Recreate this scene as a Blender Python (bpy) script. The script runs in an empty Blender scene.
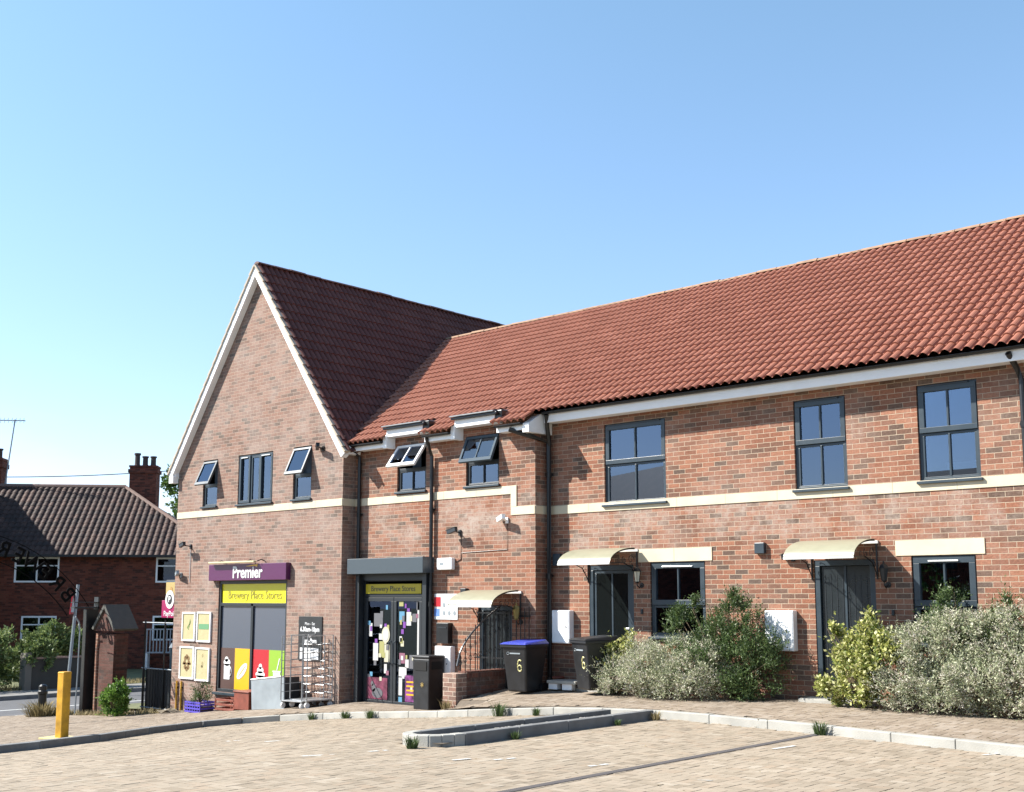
import bpy, math, random
from mathutils import Vector, Matrix
R=random.Random(7)
rad=math.radians
C=bpy.context.scene.collection
sc=bpy.context.scene
ORG={}
# ------------------------------------------------------------------ helpers
def link(o,parent=None):
    C.objects.link(o)
    if parent is not None: o.parent=parent
    return o
def tag(o,label,cat,group=None):
    o['label']=label; o['category']=cat
    if group: o['group']=group
    return o
def thing(name,label,cat,loc=(0,0,0),rz=0,group=None,local=False):
    o=bpy.data.objects.new(name,None); o.empty_display_size=.2
    C.objects.link(o); o.location=loc; o.rotation_euler=(0,0,rz)
    ORG[o.name]=(0,0,0) if local else tuple(loc)
    return tag(o,label,cat,group)
class MB:
    def __init__(s): s.v=[];s.f=[];s.uv=[];s.sm=False
    def face(s,pts,uv=None):
        i=len(s.v); s.v+= [tuple(p) for p in pts]; s.f.append(tuple(range(i,i+len(pts)))); s.uv.append(uv)
    def poly(s,vs,fs):
        i=len(s.v); s.v+=[tuple(p) for p in vs]
        for f in fs: s.f.append(tuple(i+k for k in f)); s.uv.append(None)
    def box(s,x0,x1,y0,y1,z0,z1,M=None):
        if x0>x1:x0,x1=x1,x0
        if y0>y1:y0,y1=y1,y0
        if z0>z1:z0,z1=z1,z0
        vs=[(x0,y0,z0),(x1,y0,z0),(x1,y1,z0),(x0,y1,z0),(x0,y0,z1),(x1,y0,z1),(x1,y1,z1),(x0,y1,z1)]
        if M: vs=[tuple(M@Vector(v)) for v in vs]
        s.poly(vs,[(0,3,2,1),(4,5,6,7),(0,1,5,4),(1,2,6,5),(2,3,7,6),(3,0,4,7)]); return s
    def hexa(s,b,t):
        """b,t: four points bottom/top counter-clockwise"""
        s.poly(list(b)+list(t),[(0,3,2,1),(4,5,6,7),(0,1,5,4),(1,2,6,5),(2,3,7,6),(3,0,4,7)]); return s
    def prism(s,poly,axis,a,b):
        """extrude 2d polygon along axis from a to b"""
        def mk(p,t):
            return {'x':(t,p[0],p[1]),'y':(p[0],t,p[1]),'z':(p[0],p[1],t)}[axis]
        n=len(poly); vs=[mk(p,a) for p in poly]+[mk(p,b) for p in poly]
        fs=[tuple(range(n)),tuple(range(2*n-1,n-1,-1))]+[(i,n+i,n+(i+1)%n,(i+1)%n) for i in range(n)]
        s.poly(vs,fs); return s
    def tube(s,pts,r,n=8,cap=True):
        pts=[Vector(p) for p in pts]; rs=r if isinstance(r,(list,tuple)) else [r]*len(pts)
        base=len(s.v); vs=[];up=Vector((0,0,1))
        for i,p in enumerate(pts):
            d=(pts[min(i+1,len(pts)-1)]-pts[max(i-1,0)]).normalized()
            a=d.cross(up)
            if a.length<.05: a=d.cross(Vector((1,0,0)))
            a.normalize(); b=d.cross(a)
            for k in range(n):
                t=2*math.pi*k/n; vs.append(p+(a*math.cos(t)+b*math.sin(t))*rs[i])
        fs=[]
        for i in range(len(pts)-1):
            for k in range(n):
                fs.append((i*n+k,i*n+(k+1)%n,(i+1)*n+(k+1)%n,(i+1)*n+k))
        if cap: fs+= [tuple(range(n)),tuple(range(len(vs)-1,len(vs)-n-1,-1))]
        s.poly(vs,fs); return s
    def lathe(s,c,prof,n=20,axis='z'):
        vs=[];m=len(prof)
        for k in range(n):
            t=2*math.pi*k/n
            for r,z in prof:
                a,b=r*math.cos(t),r*math.sin(t)
                q={'z':(a,b,z),'y':(a,z,b),'x':(z,a,b)}[axis]
                vs.append((c[0]+q[0],c[1]+q[1],c[2]+q[2]))
        fs=[(k*m+j,((k+1)%n)*m+j,((k+1)%n)*m+j+1,k*m+j+1) for k in range(n) for j in range(m-1)]
        s.poly(vs,fs); return s
    def build(s,name,mat,parent=None,bev=0,smooth=False,kind=None):
        o0=ORG.get(parent.name,(0,0,0)) if parent else (0,0,0)
        me=bpy.data.meshes.new(name)
        me.from_pydata([(a-o0[0],b-o0[1],c-o0[2]) for a,b,c in s.v],[],s.f)
        uvl=me.uv_layers.new(name='UVMap'); L=uvl.data
        for p,uv in zip(me.polygons,s.uv):
            n=p.normal; ax=max(range(3),key=lambda k:abs(n[k]))
            for j,li in enumerate(p.loop_indices):
                if uv: L[li].uv=uv[j]
                else:
                    v=s.v[me.loops[li].vertex_index]
                    L[li].uv=(v[1],v[2]) if ax==0 else ((v[0],v[2]) if ax==1 else (v[0],v[1]))
            p.use_smooth=smooth
        me.materials.append(mat)
        if bev or not smooth:
            pass
        o=bpy.data.objects.new(name,me); link(o,parent)
        ORG[o.name]=o0
        if bev:
            m=o.modifiers.new('bevel','BEVEL'); m.width=bev; m.segments=2; m.limit_method='ANGLE'; m.angle_limit=rad(40)
        if kind: o['kind']=kind
        return o
def fixn(o):
    import bmesh
    bm=bmesh.new(); bm.from_mesh(o.data); bmesh.ops.recalc_face_normals(bm,faces=bm.faces); bm.to_mesh(o.data); bm.free(); return o
def text(name,body,mat,parent,loc,size,rot=(90,0,0),ext=.002,align='CENTER',bold=0,sx=1,world=True):
    cu=bpy.data.curves.new(name,'FONT'); cu.body=body; cu.size=size; cu.align_x=align; cu.align_y='CENTER'; cu.extrude=ext; cu.offset=bold; cu.resolution_u=3
    t=bpy.data.objects.new('tmp',cu); C.objects.link(t)
    dg=bpy.context.evaluated_depsgraph_get(); me=bpy.data.meshes.new_from_object(t.evaluated_get(dg))
    bpy.data.objects.remove(t)
    o0=ORG.get(parent.name,(0,0,0)) if (parent and world) else (0,0,0)
    rm=(Matrix.Rotation(rad(rot[2]),4,'Z')@Matrix.Rotation(rad(rot[1]),4,'Y')@Matrix.Rotation(rad(rot[0]),4,'X'))
    M=Matrix.Translation((loc[0]-o0[0],loc[1]-o0[1],loc[2]-o0[2]))@rm@Matrix.Diagonal((sx,1,1,1))
    me.transform(M); me.materials.clear(); me.materials.append(mat)
    o=bpy.data.objects.new(name,me); link(o,parent); ORG[o.name]=o0
    return o
# ------------------------------------------------------------------ materials
def nt(m): m.use_nodes=True; return m.node_tree
def mat(name,col,rough=.6,metal=0,spec=.5,noise=.0,nscale=8,bump=0,bscale=60,coat=0,trans=0):
    m=bpy.data.materials.new(name); t=nt(m); b=t.nodes['Principled BSDF']
    b.inputs['Base Color'].default_value=(*col,1); b.inputs['Roughness'].default_value=rough
    b.inputs['Metallic'].default_value=metal; b.inputs['Specular IOR Level'].default_value=spec
    b.inputs['Coat Weight'].default_value=coat
    tc=t.nodes.new('ShaderNodeTexCoord')
    if noise:
        n=t.nodes.new('ShaderNodeTexNoise'); n.inputs['Scale'].default_value=nscale; n.inputs['Detail'].default_value=6
        t.links.new(tc.outputs['Object'],n.inputs['Vector'])
        r=t.nodes.new('ShaderNodeMapRange'); r.inputs['From Min'].default_value=.3; r.inputs['From Max'].default_value=.7
        r.inputs['To Min'].default_value=1-noise; r.inputs['To Max'].default_value=1+noise
        t.links.new(n.outputs['Fac'],r.inputs['Value'])
        mx=t.nodes.new('ShaderNodeVectorMath'); mx.operation='SCALE'; mx.inputs[0].default_value=col
        t.links.new(r.outputs[0],mx.inputs['Scale']); t.links.new(mx.outputs[0],b.inputs['Base Color'])
        r2=t.nodes.new('ShaderNodeMapRange'); r2.inputs['To Min'].default_value=max(0,rough-.12); r2.inputs['To Max'].default_value=min(1,rough+.12)
        t.links.new(n.outputs['Fac'],r2.inputs['Value']); t.links.new(r2.outputs[0],b.inputs['Roughness'])
    if bump:
        n2=t.nodes.new('ShaderNodeTexNoise'); n2.inputs['Scale'].default_value=bscale; n2.inputs['Detail'].default_value=5
        t.links.new(tc.outputs['Object'],n2.inputs['Vector'])
        bp=t.nodes.new('ShaderNodeBump'); bp.inputs['Strength'].default_value=bump; bp.inputs['Distance'].default_value=.01
        t.links.new(n2.outputs['Fac'],bp.inputs['Height']); t.links.new(bp.outputs[0],b.inputs['Normal'])
    return m
def ramp(t,stops,interp='LINEAR'):
    r=t.nodes.new('ShaderNodeValToRGB'); r.color_ramp.interpolation=interp
    e=r.color_ramp.elements
    while len(e)<len(stops): e.new(.5)
    for k,(p,c) in enumerate(stops): e[k].position=p; e[k].color=(*c,1)
    return r
def brickmat(name,stops,mortar,wash=.3,washcol=(.6,.47,.4),bw=.225,rh=.075,band=None,ms=.0045,bump=.6):
    m=bpy.data.materials.new(name); t=nt(m); b=t.nodes['Principled BSDF']; b.inputs['Roughness'].default_value=.85; b.inputs['Specular IOR Level'].default_value=.25
    N=t.nodes.new; Lk=t.links.new
    uv=N('ShaderNodeUVMap')
    # wobble the courses a little
    nz=N('ShaderNodeTexNoise'); nz.inputs['Scale'].default_value=14; nz.inputs['Detail'].default_value=3; Lk(uv.outputs[0],nz.inputs['Vector'])
    sb=N('ShaderNodeVectorMath'); sb.operation='SUBTRACT'; sb.inputs[1].default_value=(.5,.5,.5); Lk(nz.outputs['Color'],sb.inputs[0])
    sl=N('ShaderNodeVectorMath'); sl.operation='SCALE'; sl.inputs['Scale'].default_value=.006; Lk(sb.outputs[0],sl.inputs[0])
    ad=N('ShaderNodeVectorMath'); Lk(uv.outputs[0],ad.inputs[0]); Lk(sl.outputs[0],ad.inputs[1])
    bt=N('ShaderNodeTexBrick'); bt.offset=.5; bt.inputs['Scale'].default_value=1; bt.inputs['Brick Width'].default_value=bw; bt.inputs['Row Height'].default_value=rh
    bt.inputs['Mortar Size'].default_value=ms; bt.inputs['Mortar Smooth'].default_value=.3; bt.inputs['Color1'].default_value=(0,0,0,1); bt.inputs['Color2'].default_value=(1,1,1,1); bt.inputs['Mortar'].default_value=(.5,.5,.5,1)
    Lk(ad.outputs[0],bt.inputs['Vector'])
    rp=ramp(t,stops,'LINEAR'); Lk(bt.outputs['Color'],rp.inputs[0])
    n1=N('ShaderNodeTexNoise'); n1.inputs['Scale'].default_value=30; n1.inputs['Detail'].default_value=5; n1.inputs['Roughness'].default_value=.7; Lk(uv.outputs[0],n1.inputs['Vector'])
    hv=N('ShaderNodeHueSaturation'); mr=N('ShaderNodeMapRange'); mr.inputs['From Min'].default_value=.3; mr.inputs['From Max'].default_value=.7; mr.inputs['To Min'].default_value=.72; mr.inputs['To Max'].default_value=1.25
    Lk(n1.outputs['Fac'],mr.inputs['Value']); Lk(mr.outputs[0],hv.inputs['Value']); Lk(rp.outputs[0],hv.inputs['Color'])
    mx=N('ShaderNodeMix'); mx.data_type='RGBA'; Lk(bt.outputs['Fac'],mx.inputs['Factor']); Lk(hv.outputs[0],mx.inputs['A']); mx.inputs['B'].default_value=(*mortar,1)
    # pale salt staining
    n2=N('ShaderNodeTexNoise'); n2.inputs['Scale'].default_value=1.1; n2.inputs['Detail'].default_value=8; n2.inputs['Roughness'].default_value=.68; Lk(uv.outputs[0],n2.inputs['Vector'])
    fac=N('ShaderNodeMapRange'); fac.inputs['From Min'].default_value=.42; fac.inputs['From Max'].default_value=.7; fac.inputs['To Max'].default_value=wash; Lk(n2.outputs['Fac'],fac.inputs['Value'])
    n9=N('ShaderNodeMath'); n9.operation='MULTIPLY'; m9=N('ShaderNodeMapRange'); m9.inputs['From Min'].default_value=.35; m9.inputs['From Max'].default_value=.62; m9.inputs['To Min'].default_value=.25; m9.inputs['To Max'].default_value=1.15
    n8=N('ShaderNodeTexNoise'); n8.inputs['Scale'].default_value=11; n8.inputs['Detail'].default_value=6; n8.inputs['Roughness'].default_value=.75; Lk(uv.outputs[0],n8.inputs['Vector']); Lk(n8.outputs['Fac'],m9.inputs['Value']); Lk(fac.outputs[0],n9.inputs[0]); Lk(m9.outputs[0],n9.inputs[1])
    f=n9.outputs[0]
    if band:
        sp=N('ShaderNodeSeparateXYZ'); Lk(uv.outputs[0],sp.inputs[0])
        m1=N('ShaderNodeMapRange'); m1.interpolation_type='SMOOTHSTEP'; m1.inputs['From Min'].default_value=band[0]-.7; m1.inputs['From Max'].default_value=band[0]; Lk(sp.outputs[1],m1.inputs['Value'])
        m2=N('ShaderNodeMapRange'); m2.interpolation_type='SMOOTHSTEP'; m2.inputs['From Min'].default_value=band[1]; m2.inputs['From Max'].default_value=band[1]+.15; m2.inputs['To Min'].default_value=1; m2.inputs['To Max'].default_value=.15; Lk(sp.outputs[1],m2.inputs['Value'])
        mm=N('ShaderNodeMath'); mm.operation='MULTIPLY'; Lk(m1.outputs[0],mm.inputs[0]); Lk(m2.outputs[0],mm.inputs[1])
        m3=N('ShaderNodeMath'); m3.operation='MULTIPLY_ADD'; Lk(mm.outputs[0],m3.inputs[0]); m3.inputs[1].default_value=1.7; m3.inputs[2].default_value=.45
        m4=N('ShaderNodeMath'); m4.operation='MULTIPLY'; m4.use_clamp=True; Lk(f,m4.inputs[0]); Lk(m3.outputs[0],m4.inputs[1]); f=m4.outputs[0]
    m5=N('ShaderNodeMix'); m5.data_type='RGBA'; Lk(f,m5.inputs['Factor']); Lk(mx.outputs['Result'],m5.inputs['A']); m5.inputs['B'].default_value=(*washcol,1)
    Lk(m5.outputs['Result'],b.inputs['Base Color'])
    iv=N('ShaderNodeMath'); iv.operation='MULTIPLY_ADD'; Lk(bt.outputs['Fac'],iv.inputs[0]); iv.inputs[1].default_value=-1; Lk(n1.outputs['Fac'],iv.inputs[2])
    bp=N('ShaderNodeBump'); bp.inputs['Strength'].default_value=bump; bp.inputs['Distance'].default_value=.012; Lk(iv.outputs[0],bp.inputs['Height']); Lk(bp.outputs[0],b.inputs['Normal'])
    return m
def islandmat(name,stops,rough=.8,spec=.3,trans=0,bigvar=.0,metal=0,stain=None,spots=0):
    m=bpy.data.materials.new(name); t=nt(m); b=t.nodes['Principled BSDF']; b.inputs['Roughness'].default_value=rough; b.inputs['Specular IOR Level'].default_value=spec
    g=t.nodes.new('ShaderNodeNewGeometry'); rp=ramp(t,stops); t.links.new(g.outputs['Random Per Island'],rp.inputs[0])
    out=rp.outputs[0]
    if bigvar:
        tc=t.nodes.new('ShaderNodeTexCoord'); n=t.nodes.new('ShaderNodeTexNoise'); n.inputs['Scale'].default_value=stain or .6; n.inputs['Detail'].default_value=7; n.inputs['Roughness'].default_value=.65
        t.links.new(tc.outputs['Object'],n.inputs['Vector'])
        mr=t.nodes.new('ShaderNodeMapRange'); mr.inputs['From Min'].default_value=.3; mr.inputs['From Max'].default_value=.7; mr.inputs['To Min'].default_value=1-bigvar; mr.inputs['To Max'].default_value=1+bigvar
        t.links.new(n.outputs['Fac'],mr.inputs['Value'])
        hv=t.nodes.new('ShaderNodeHueSaturation'); t.links.new(mr.outputs[0],hv.inputs['Value']); t.links.new(out,hv.inputs['Color']); out=hv.outputs[0]
    if spots:
        tc2=t.nodes.new('ShaderNodeTexCoord'); sn=t.nodes.new('ShaderNodeTexNoise'); sn.inputs['Scale'].default_value=1.7; sn.inputs['Detail'].default_value=8; sn.inputs['Roughness'].default_value=.62; t.links.new(tc2.outputs['Object'],sn.inputs['Vector'])
        sm=t.nodes.new('ShaderNodeMapRange'); sm.inputs['From Min'].default_value=.61; sm.inputs['From Max'].default_value=.70; sm.inputs['To Max'].default_value=spots; t.links.new(sn.outputs['Fac'],sm.inputs['Value'])
        sx=t.nodes.new('ShaderNodeMix'); sx.data_type='RGBA'; t.links.new(sm.outputs[0],sx.inputs['Factor']); t.links.new(out,sx.inputs['A']); sx.inputs['B'].default_value=(.12,.10,.075,1); out=sx.outputs['Result']
    t.links.new(out,b.inputs['Base Color'])
    if trans:
        tr=t.nodes.new('ShaderNodeBsdfTranslucent'); t.links.new(out,tr.inputs['Color'])
        ms=t.nodes.new('ShaderNodeMixShader'); ms.inputs[0].default_value=trans
        t.links.new(b.outputs[0],ms.inputs[1]); t.links.new(tr.outputs[0],ms.inputs[2]); t.links.new(ms.outputs[0],t.nodes['Material Output'].inputs[0])
    return m
def tilemat(name,stops,bw=.3,rh=.295,var=.12):
    m=bpy.data.materials.new(name); t=nt(m); b=t.nodes['Principled BSDF']; b.inputs['Roughness'].default_value=.7; b.inputs['Specular IOR Level'].default_value=.35
    uv=t.nodes.new('ShaderNodeUVMap'); bt=t.nodes.new('ShaderNodeTexBrick'); bt.offset=0; bt.inputs['Scale'].default_value=1; bt.inputs['Brick Width'].default_value=bw; bt.inputs['Row Height'].default_value=rh
    bt.inputs['Mortar Size'].default_value=0; bt.inputs['Color1'].default_value=(0,0,0,1); bt.inputs['Color2'].default_value=(1,1,1,1)
    t.links.new(uv.outputs[0],bt.inputs['Vector']); rp=ramp(t,stops); t.links.new(bt.outputs['Color'],rp.inputs[0])
    n=t.nodes.new('ShaderNodeTexNoise'); n.inputs['Scale'].default_value=1.3; n.inputs['Detail'].default_value=8; n.inputs['Roughness'].default_value=.7; t.links.new(uv.outputs[0],n.inputs['Vector'])
    mr=t.nodes.new('ShaderNodeMapRange'); mr.inputs['From Min'].default_value=.3; mr.inputs['From Max'].default_value=.7; mr.inputs['To Min'].default_value=1-var; mr.inputs['To Max'].default_value=1+var
    t.links.new(n.outputs['Fac'],mr.inputs['Value']); hv=t.nodes.new('ShaderNodeHueSaturation'); t.links.new(mr.outputs[0],hv.inputs['Value']); t.links.new(rp.outputs[0],hv.inputs['Color'])
    ln=t.nodes.new('ShaderNodeTexNoise'); ln.inputs['Scale'].default_value=5.5; ln.inputs['Detail'].default_value=9; ln.inputs['Roughness'].default_value=.8; t.links.new(uv.outputs[0],ln.inputs['Vector'])
    lm=t.nodes.new('ShaderNodeMapRange'); lm.inputs['From Min'].default_value=.60; lm.inputs['From Max'].default_value=.70; lm.inputs['To Max'].default_value=.4; t.links.new(ln.outputs['Fac'],lm.inputs['Value'])
    lx=t.nodes.new('ShaderNodeMix'); lx.data_type='RGBA'; t.links.new(lm.outputs[0],lx.inputs['Factor']); t.links.new(hv.outputs[0],lx.inputs['A']); lx.inputs['B'].default_value=(.16,.10,.07,1)
    t.links.new(lx.outputs['Result'],b.inputs['Base Color'])
    n3=t.nodes.new('ShaderNodeTexNoise'); n3.inputs['Scale'].default_value=70; t.links.new(uv.outputs[0],n3.inputs['Vector'])
    bp=t.nodes.new('ShaderNodeBump'); bp.inputs['Strength'].default_value=.25; bp.inputs['Distance'].default_value=.01; t.links.new(n3.outputs['Fac'],bp.inputs['Height']); t.links.new(bp.outputs[0],b.inputs['Normal'])
    return m
def glassmat(name,tint=(.8,.85,.85),ior=1.9,tr=.75,wob=.0):
    m=bpy.data.materials.new(name); t=nt(m); t.nodes.remove(t.nodes['Principled BSDF'])
    g=t.nodes.new('ShaderNodeBsdfGlossy'); g.inputs['Roughness'].default_value=0; g.inputs['Color'].default_value=(.62,.76,1,1)
    p=t.nodes.new('ShaderNodeBsdfTransparent'); p.inputs['Color'].default_value=(*[c*tr for c in tint],1)
    fr=t.nodes.new('ShaderNodeFresnel'); fr.inputs['IOR'].default_value=ior
    if wob:
        tc=t.nodes.new('ShaderNodeTexCoord'); n=t.nodes.new('ShaderNodeTexNoise'); n.inputs['Scale'].default_value=1.2; t.links.new(tc.outputs['Object'],n.inputs['Vector'])
        bp=t.nodes.new('ShaderNodeBump'); bp.inputs['Strength'].default_value=wob; bp.inputs['Distance'].default_value=.02; t.links.new(n.outputs['Fac'],bp.inputs['Height']); t.links.new(bp.outputs[0],g.inputs['Normal'])
    ms=t.nodes.new('ShaderNodeMixShader'); t.links.new(fr.outputs[0],ms.inputs[0]); t.links.new(p.outputs[0],ms.inputs[1]); t.links.new(g.outputs[0],ms.inputs[2]); t.links.new(ms.outputs[0],t.nodes['Material Output'].inputs[0])
    return m
BS=[(0,(.09,.06,.046)),(.12,(.125,.07,.049)),(.3,(.17,.074,.046)),(.55,(.222,.089,.052)),(.8,(.275,.125,.076)),(1,(.175,.082,.054))]
BS2=[(0,(.105,.078,.064)),(.1,(.14,.092,.073)),(.25,(.185,.108,.082)),(.5,(.22,.124,.092)),(.75,(.25,.15,.113)),(1,(.19,.12,.096))]
M_brick=brickmat('brick_main',BS,(.40,.32,.235),.6,(.34,.27,.225),band=(2.75,3.02))
M_brickm=brickmat('brick_middle',BS,(.37,.285,.215),.6,(.34,.27,.225),band=(2.9,3.4))
M_brickg=brickmat('brick_gable',BS2,(.34,.27,.215),.7,(.33,.275,.24))
M_brickl=brickmat('low_wall_brick_shaded',[(0,(.05,.03,.025)),(.5,(.11,.045,.03)),(1,(.15,.06,.04))],(.12,.1,.08),.25)  # shade of the wall's sunless side is put into this brick
M_brickh=brickmat('brick_old_house',[(0,(.06,.022,.016)),(.5,(.14,.038,.023)),(1,(.18,.055,.034))],(.10,.06,.045),.12,(.14,.1,.08))
M_stone=mat('cream_stone',(.52,.455,.33),.75,noise=.10,nscale=3,bump=.2,bscale=90)
M_tile=tilemat('red_roof_tile',[(0,(.235,.084,.050)),(.5,(.25,.092,.056)),(.9,(.27,.102,.063)),(1,(.29,.115,.073))],var=.06)
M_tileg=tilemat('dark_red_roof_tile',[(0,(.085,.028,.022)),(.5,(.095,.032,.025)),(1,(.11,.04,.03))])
M_tileh=tilemat('old_brown_roof_tile',[(0,(.022,.010,.007)),(.5,(.032,.014,.010)),(1,(.06,.029,.020))],.25,.3,.35)
M_ridge=mat('ridge_clay',(.25,.15,.09),.8,noise=.2,nscale=5)
M_ridged=mat('ridge_dark',(.12,.07,.06),.8,noise=.2)
M_white=mat('white_upvc',(.80,.80,.80),.4,noise=.04,nscale=4)
M_cream=mat('cream_verge_mortar',(.38,.32,.25),.9,noise=.15,nscale=9)
M_anth=mat('anthracite_frame',(.024,.037,.048),.4,noise=.06,nscale=5)
M_anthd=mat('anthracite_dark',(.013,.017,.021),.45)
M_black=mat('black_plastic_pipe',(.007,.007,.008),.35,noise=.2,nscale=7)
M_iron=mat('black_wrought_iron',(.008,.008,.009),.4,noise=.2)
M_binblk=mat('bin_plastic_black',(.010,.0105,.012),.45,noise=.35,nscale=6,bump=.05)
M_binblue=mat('bin_lid_blue',(.035,.05,.33),.4,noise=.15,nscale=6)
M_glass=glassmat('window_glass',ior=2.3,tr=.7)
M_glassd=glassmat('door_glass',ior=1.6,tr=.55)
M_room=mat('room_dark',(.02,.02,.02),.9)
M_curt=mat('pale_curtain',(.16,.2,.25),.9,noise=.15,nscale=10)
M_blind=mat('frosted_blind',(.3,.38,.45),.9,noise=.1,nscale=4)
M_lead=mat('lead_flashing',(.16,.17,.18),.5,noise=.2)
M_grey=mat('galvanised_grey',(.23,.26,.28),.45,noise=.15,nscale=3)
M_steel=mat('cage_steel',(.33,.34,.35),.35,metal=.6,noise=.1)
M_purple=mat('sign_purple',(.075,.01,.062),.35,noise=.05)
M_yellow=mat('sign_yellow',(.62,.56,.01),.4,noise=.03)
M_ylow=mat('bollard_yellow',(.46,.24,.008),.6,noise=.35,nscale=6)
M_ylv=mat('vinyl_orange_yellow',(.6,.33,.008),.35)
M_brown=mat('vinyl_brown',(.07,.036,.03),.35); M_red=mat('vinyl_red',(.38,.012,.02),.35); M_green=mat('vinyl_green',(.22,.37,.03),.35)
M_vgrey=mat('vinyl_grey',(.075,.087,.115),.2)
M_wsign=mat('white_lettering',(.62,.62,.62),.4)
M_bsign=mat('black_board',(.02,.021,.022),.4,noise=.1)
M_dtext=mat('olive_lettering',(.28,.25,.03),.5)
M_kerb=mat('kerb_concrete',(.31,.30,.27),.85,noise=.16,nscale=3,bump=.35,bscale=70)
M_kerbd=mat('kerb_shade_dark',(.15,.15,.148),.8,noise=.22,nscale=4,bump=.35,bscale=80)  # dark kerb copy: shade on faces turned from the sun is painted in
M_canopy=mat('canopy_bronze_sheet',(.245,.235,.165),.35,noise=.05)
M_lip=mat('canopy_aluminium_lip',(.75,.75,.72),.35,metal=.3)
M_brass=mat('aged_brass',(.25,.2,.07),.4,metal=.6)
M_letter=mat('arch_letter_black',(.006,.006,.006),.9,spec=.05)
M_lamp=mat('lantern_glass',(.55,.52,.42),.2)
M_poster=mat('poster_yellow',(.40,.35,.19),.5,noise=.08)
M_pink=mat('sign_magenta',(.28,.012,.08),.4); M_tan=mat('sign_tan',(.38,.28,.1),.5)
M_ored=mat('orange_red_plastic',(.17,.04,.022),.5,noise=.2)
M_cblue=mat('crate_blue',(.07,.05,.38),.4)
M_soil=mat('soil',(.09,.07,.05),.95,noise=.3,nscale=12,bump=.5)
M_asph=mat('asphalt',(.085,.085,.09),.9,noise=.15,nscale=1.5,bump=.3,bscale=120)
M_foot=mat('footway_tarmac',(.18,.172,.16),.9,noise=.12,nscale=1.5,bump=.3,bscale=120)
M_line=mat('road_paint',(.5,.5,.48),.7,noise=.15,nscale=20)
M_sand=mat('joint_sand',(.105,.082,.06),.95,noise=.25,nscale=4)
M_block=islandmat('paving_block',[(0,(.21,.17,.125)),(.3,(.262,.216,.163)),(.7,(.284,.234,.178)),(.9,(.266,.208,.152)),(1,(.315,.268,.21))],.85,.25,bigvar=.09,stain=.45,spots=.45)
M_pblock=islandmat('paving_block_pink',[(0,(.185,.145,.108)),(.4,(.23,.183,.138)),(.8,(.25,.203,.157)),(1,(.27,.225,.18))],.85,.25,bigvar=.12)
M_grass=mat('verge_grass',(.10,.105,.045),.95,noise=.4,nscale=3,bump=.5,bscale=30)
M_conc=mat('old_concrete_wall',(.05,.047,.04),.9,noise=.2,nscale=3,bump=.3,bscale=40)
M_ltgreen=islandmat('leaf_green',[(0,(.03,.055,.018)),(.5,(.06,.10,.03)),(1,(.13,.18,.06))],.5,.4,.3,.3,stain=3)
M_lsilver=islandmat('leaf_silver',[(0,(.11,.14,.07)),(.35,(.26,.29,.16)),(.7,(.45,.46,.31)),(1,(.6,.58,.44))],.65,.3,.25,.25,stain=3)
M_flower=islandmat('pale_flower',[(0,(.36,.31,.24)),(.5,(.5,.46,.38)),(1,(.6,.57,.49))],.8,.2,.25)
M_lyell=islandmat('leaf_variegated',[(0,(.07,.11,.02)),(.3,(.22,.25,.05)),(.6,(.45,.45,.14)),(1,(.62,.60,.33))],.45,.4,.3,.2,stain=3)
M_lhedge=islandmat('leaf_hedge',[(0,(.06,.10,.03)),(.5,(.14,.19,.06)),(1,(.26,.31,.12))],.55,.4,.3,.25,stain=1.5)
M_ltree=islandmat('leaf_tree',[(0,(.03,.06,.015)),(.5,(.07,.13,.03)),(1,(.15,.24,.06))],.55,.4,.35,.2,stain=1)
M_lbright=islandmat('leaf_bright',[(0,(.05,.11,.015)),(.5,(.11,.21,.03)),(1,(.2,.32,.07))],.5,.4,.35,.2,stain=3)
M_dry=islandmat('dry_grass',[(0,(.12,.10,.045)),(.6,(.25,.2,.1)),(1,(.34,.28,.16))],.8,.2,.3)
M_stem=mat('shrub_stem',(.12,.085,.05),.85,noise=.2)
# ------------------------------------------------------------------ ground heights
HT=[(-60,-1.9),(-40,-1.6),(-30,-1.4),(-24.5,-1.12),(-18.8,-.68),(-16.3,-.45),(-14,-.27),(-13,-.18),(-11,-.02),(-9,.04),(30,.04)]
ZF=[(-60,-1.9),(-30,-1.45),(-24.46,-1.07),(-17.95,-.47),(-14.11,-.45),(-14.09,0),(-13,.03),(-10.4,.04),(-8.4,.1),(30,.1)]
def li(T,x):
    x=max(T[0][0],x)
    for (a,za),(b,zb) in zip(T,T[1:]):
        if x<=b: return za+(zb-za)*(x-a)/(b-a)
    return T[-1][1]
def h(x): return li(HT,x)
def pav(x,y):
    a=h(x); t=min(1,max(0,(y+2.5)/2.1))**.8; z1=li(ZF,x)
    if y<-1.6 and -14.7<x<-13.2:
        s=(x+14.7)/1.5; z1=-.45*(1-s)+.02*s
    return a+(z1-a)*t
KERB=[(9,-3.4),(-1,-3.2),(-4.3,-3.0),(-6.7,-2.6),(-9.5,-2.3),(-11.4,-2.25),(-13.1,-2.35),(-14.6,-2.25),(-17,-2.15),(-18.1,-2.3),(-18.65,-2.75),(-18.8,-3.5),(-18,-5.07),(-16.8,-6.62),(-16.3,-7.8),(-16.1,-9.2),(-16.1,-14)]
LOT=KERB+[(-16.1,-20),(9,-20)]
def inside(P,x,y):
    c=False;n=len(P)
    for i in range(n):
        (x1,y1),(x2,y2)=P[i],P[(i+1)%n]
        if (y1>y)!=(y2>y) and x<(x2-x1)*(y-y1)/(y2-y1)+x1: c=not c
    return c
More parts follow.
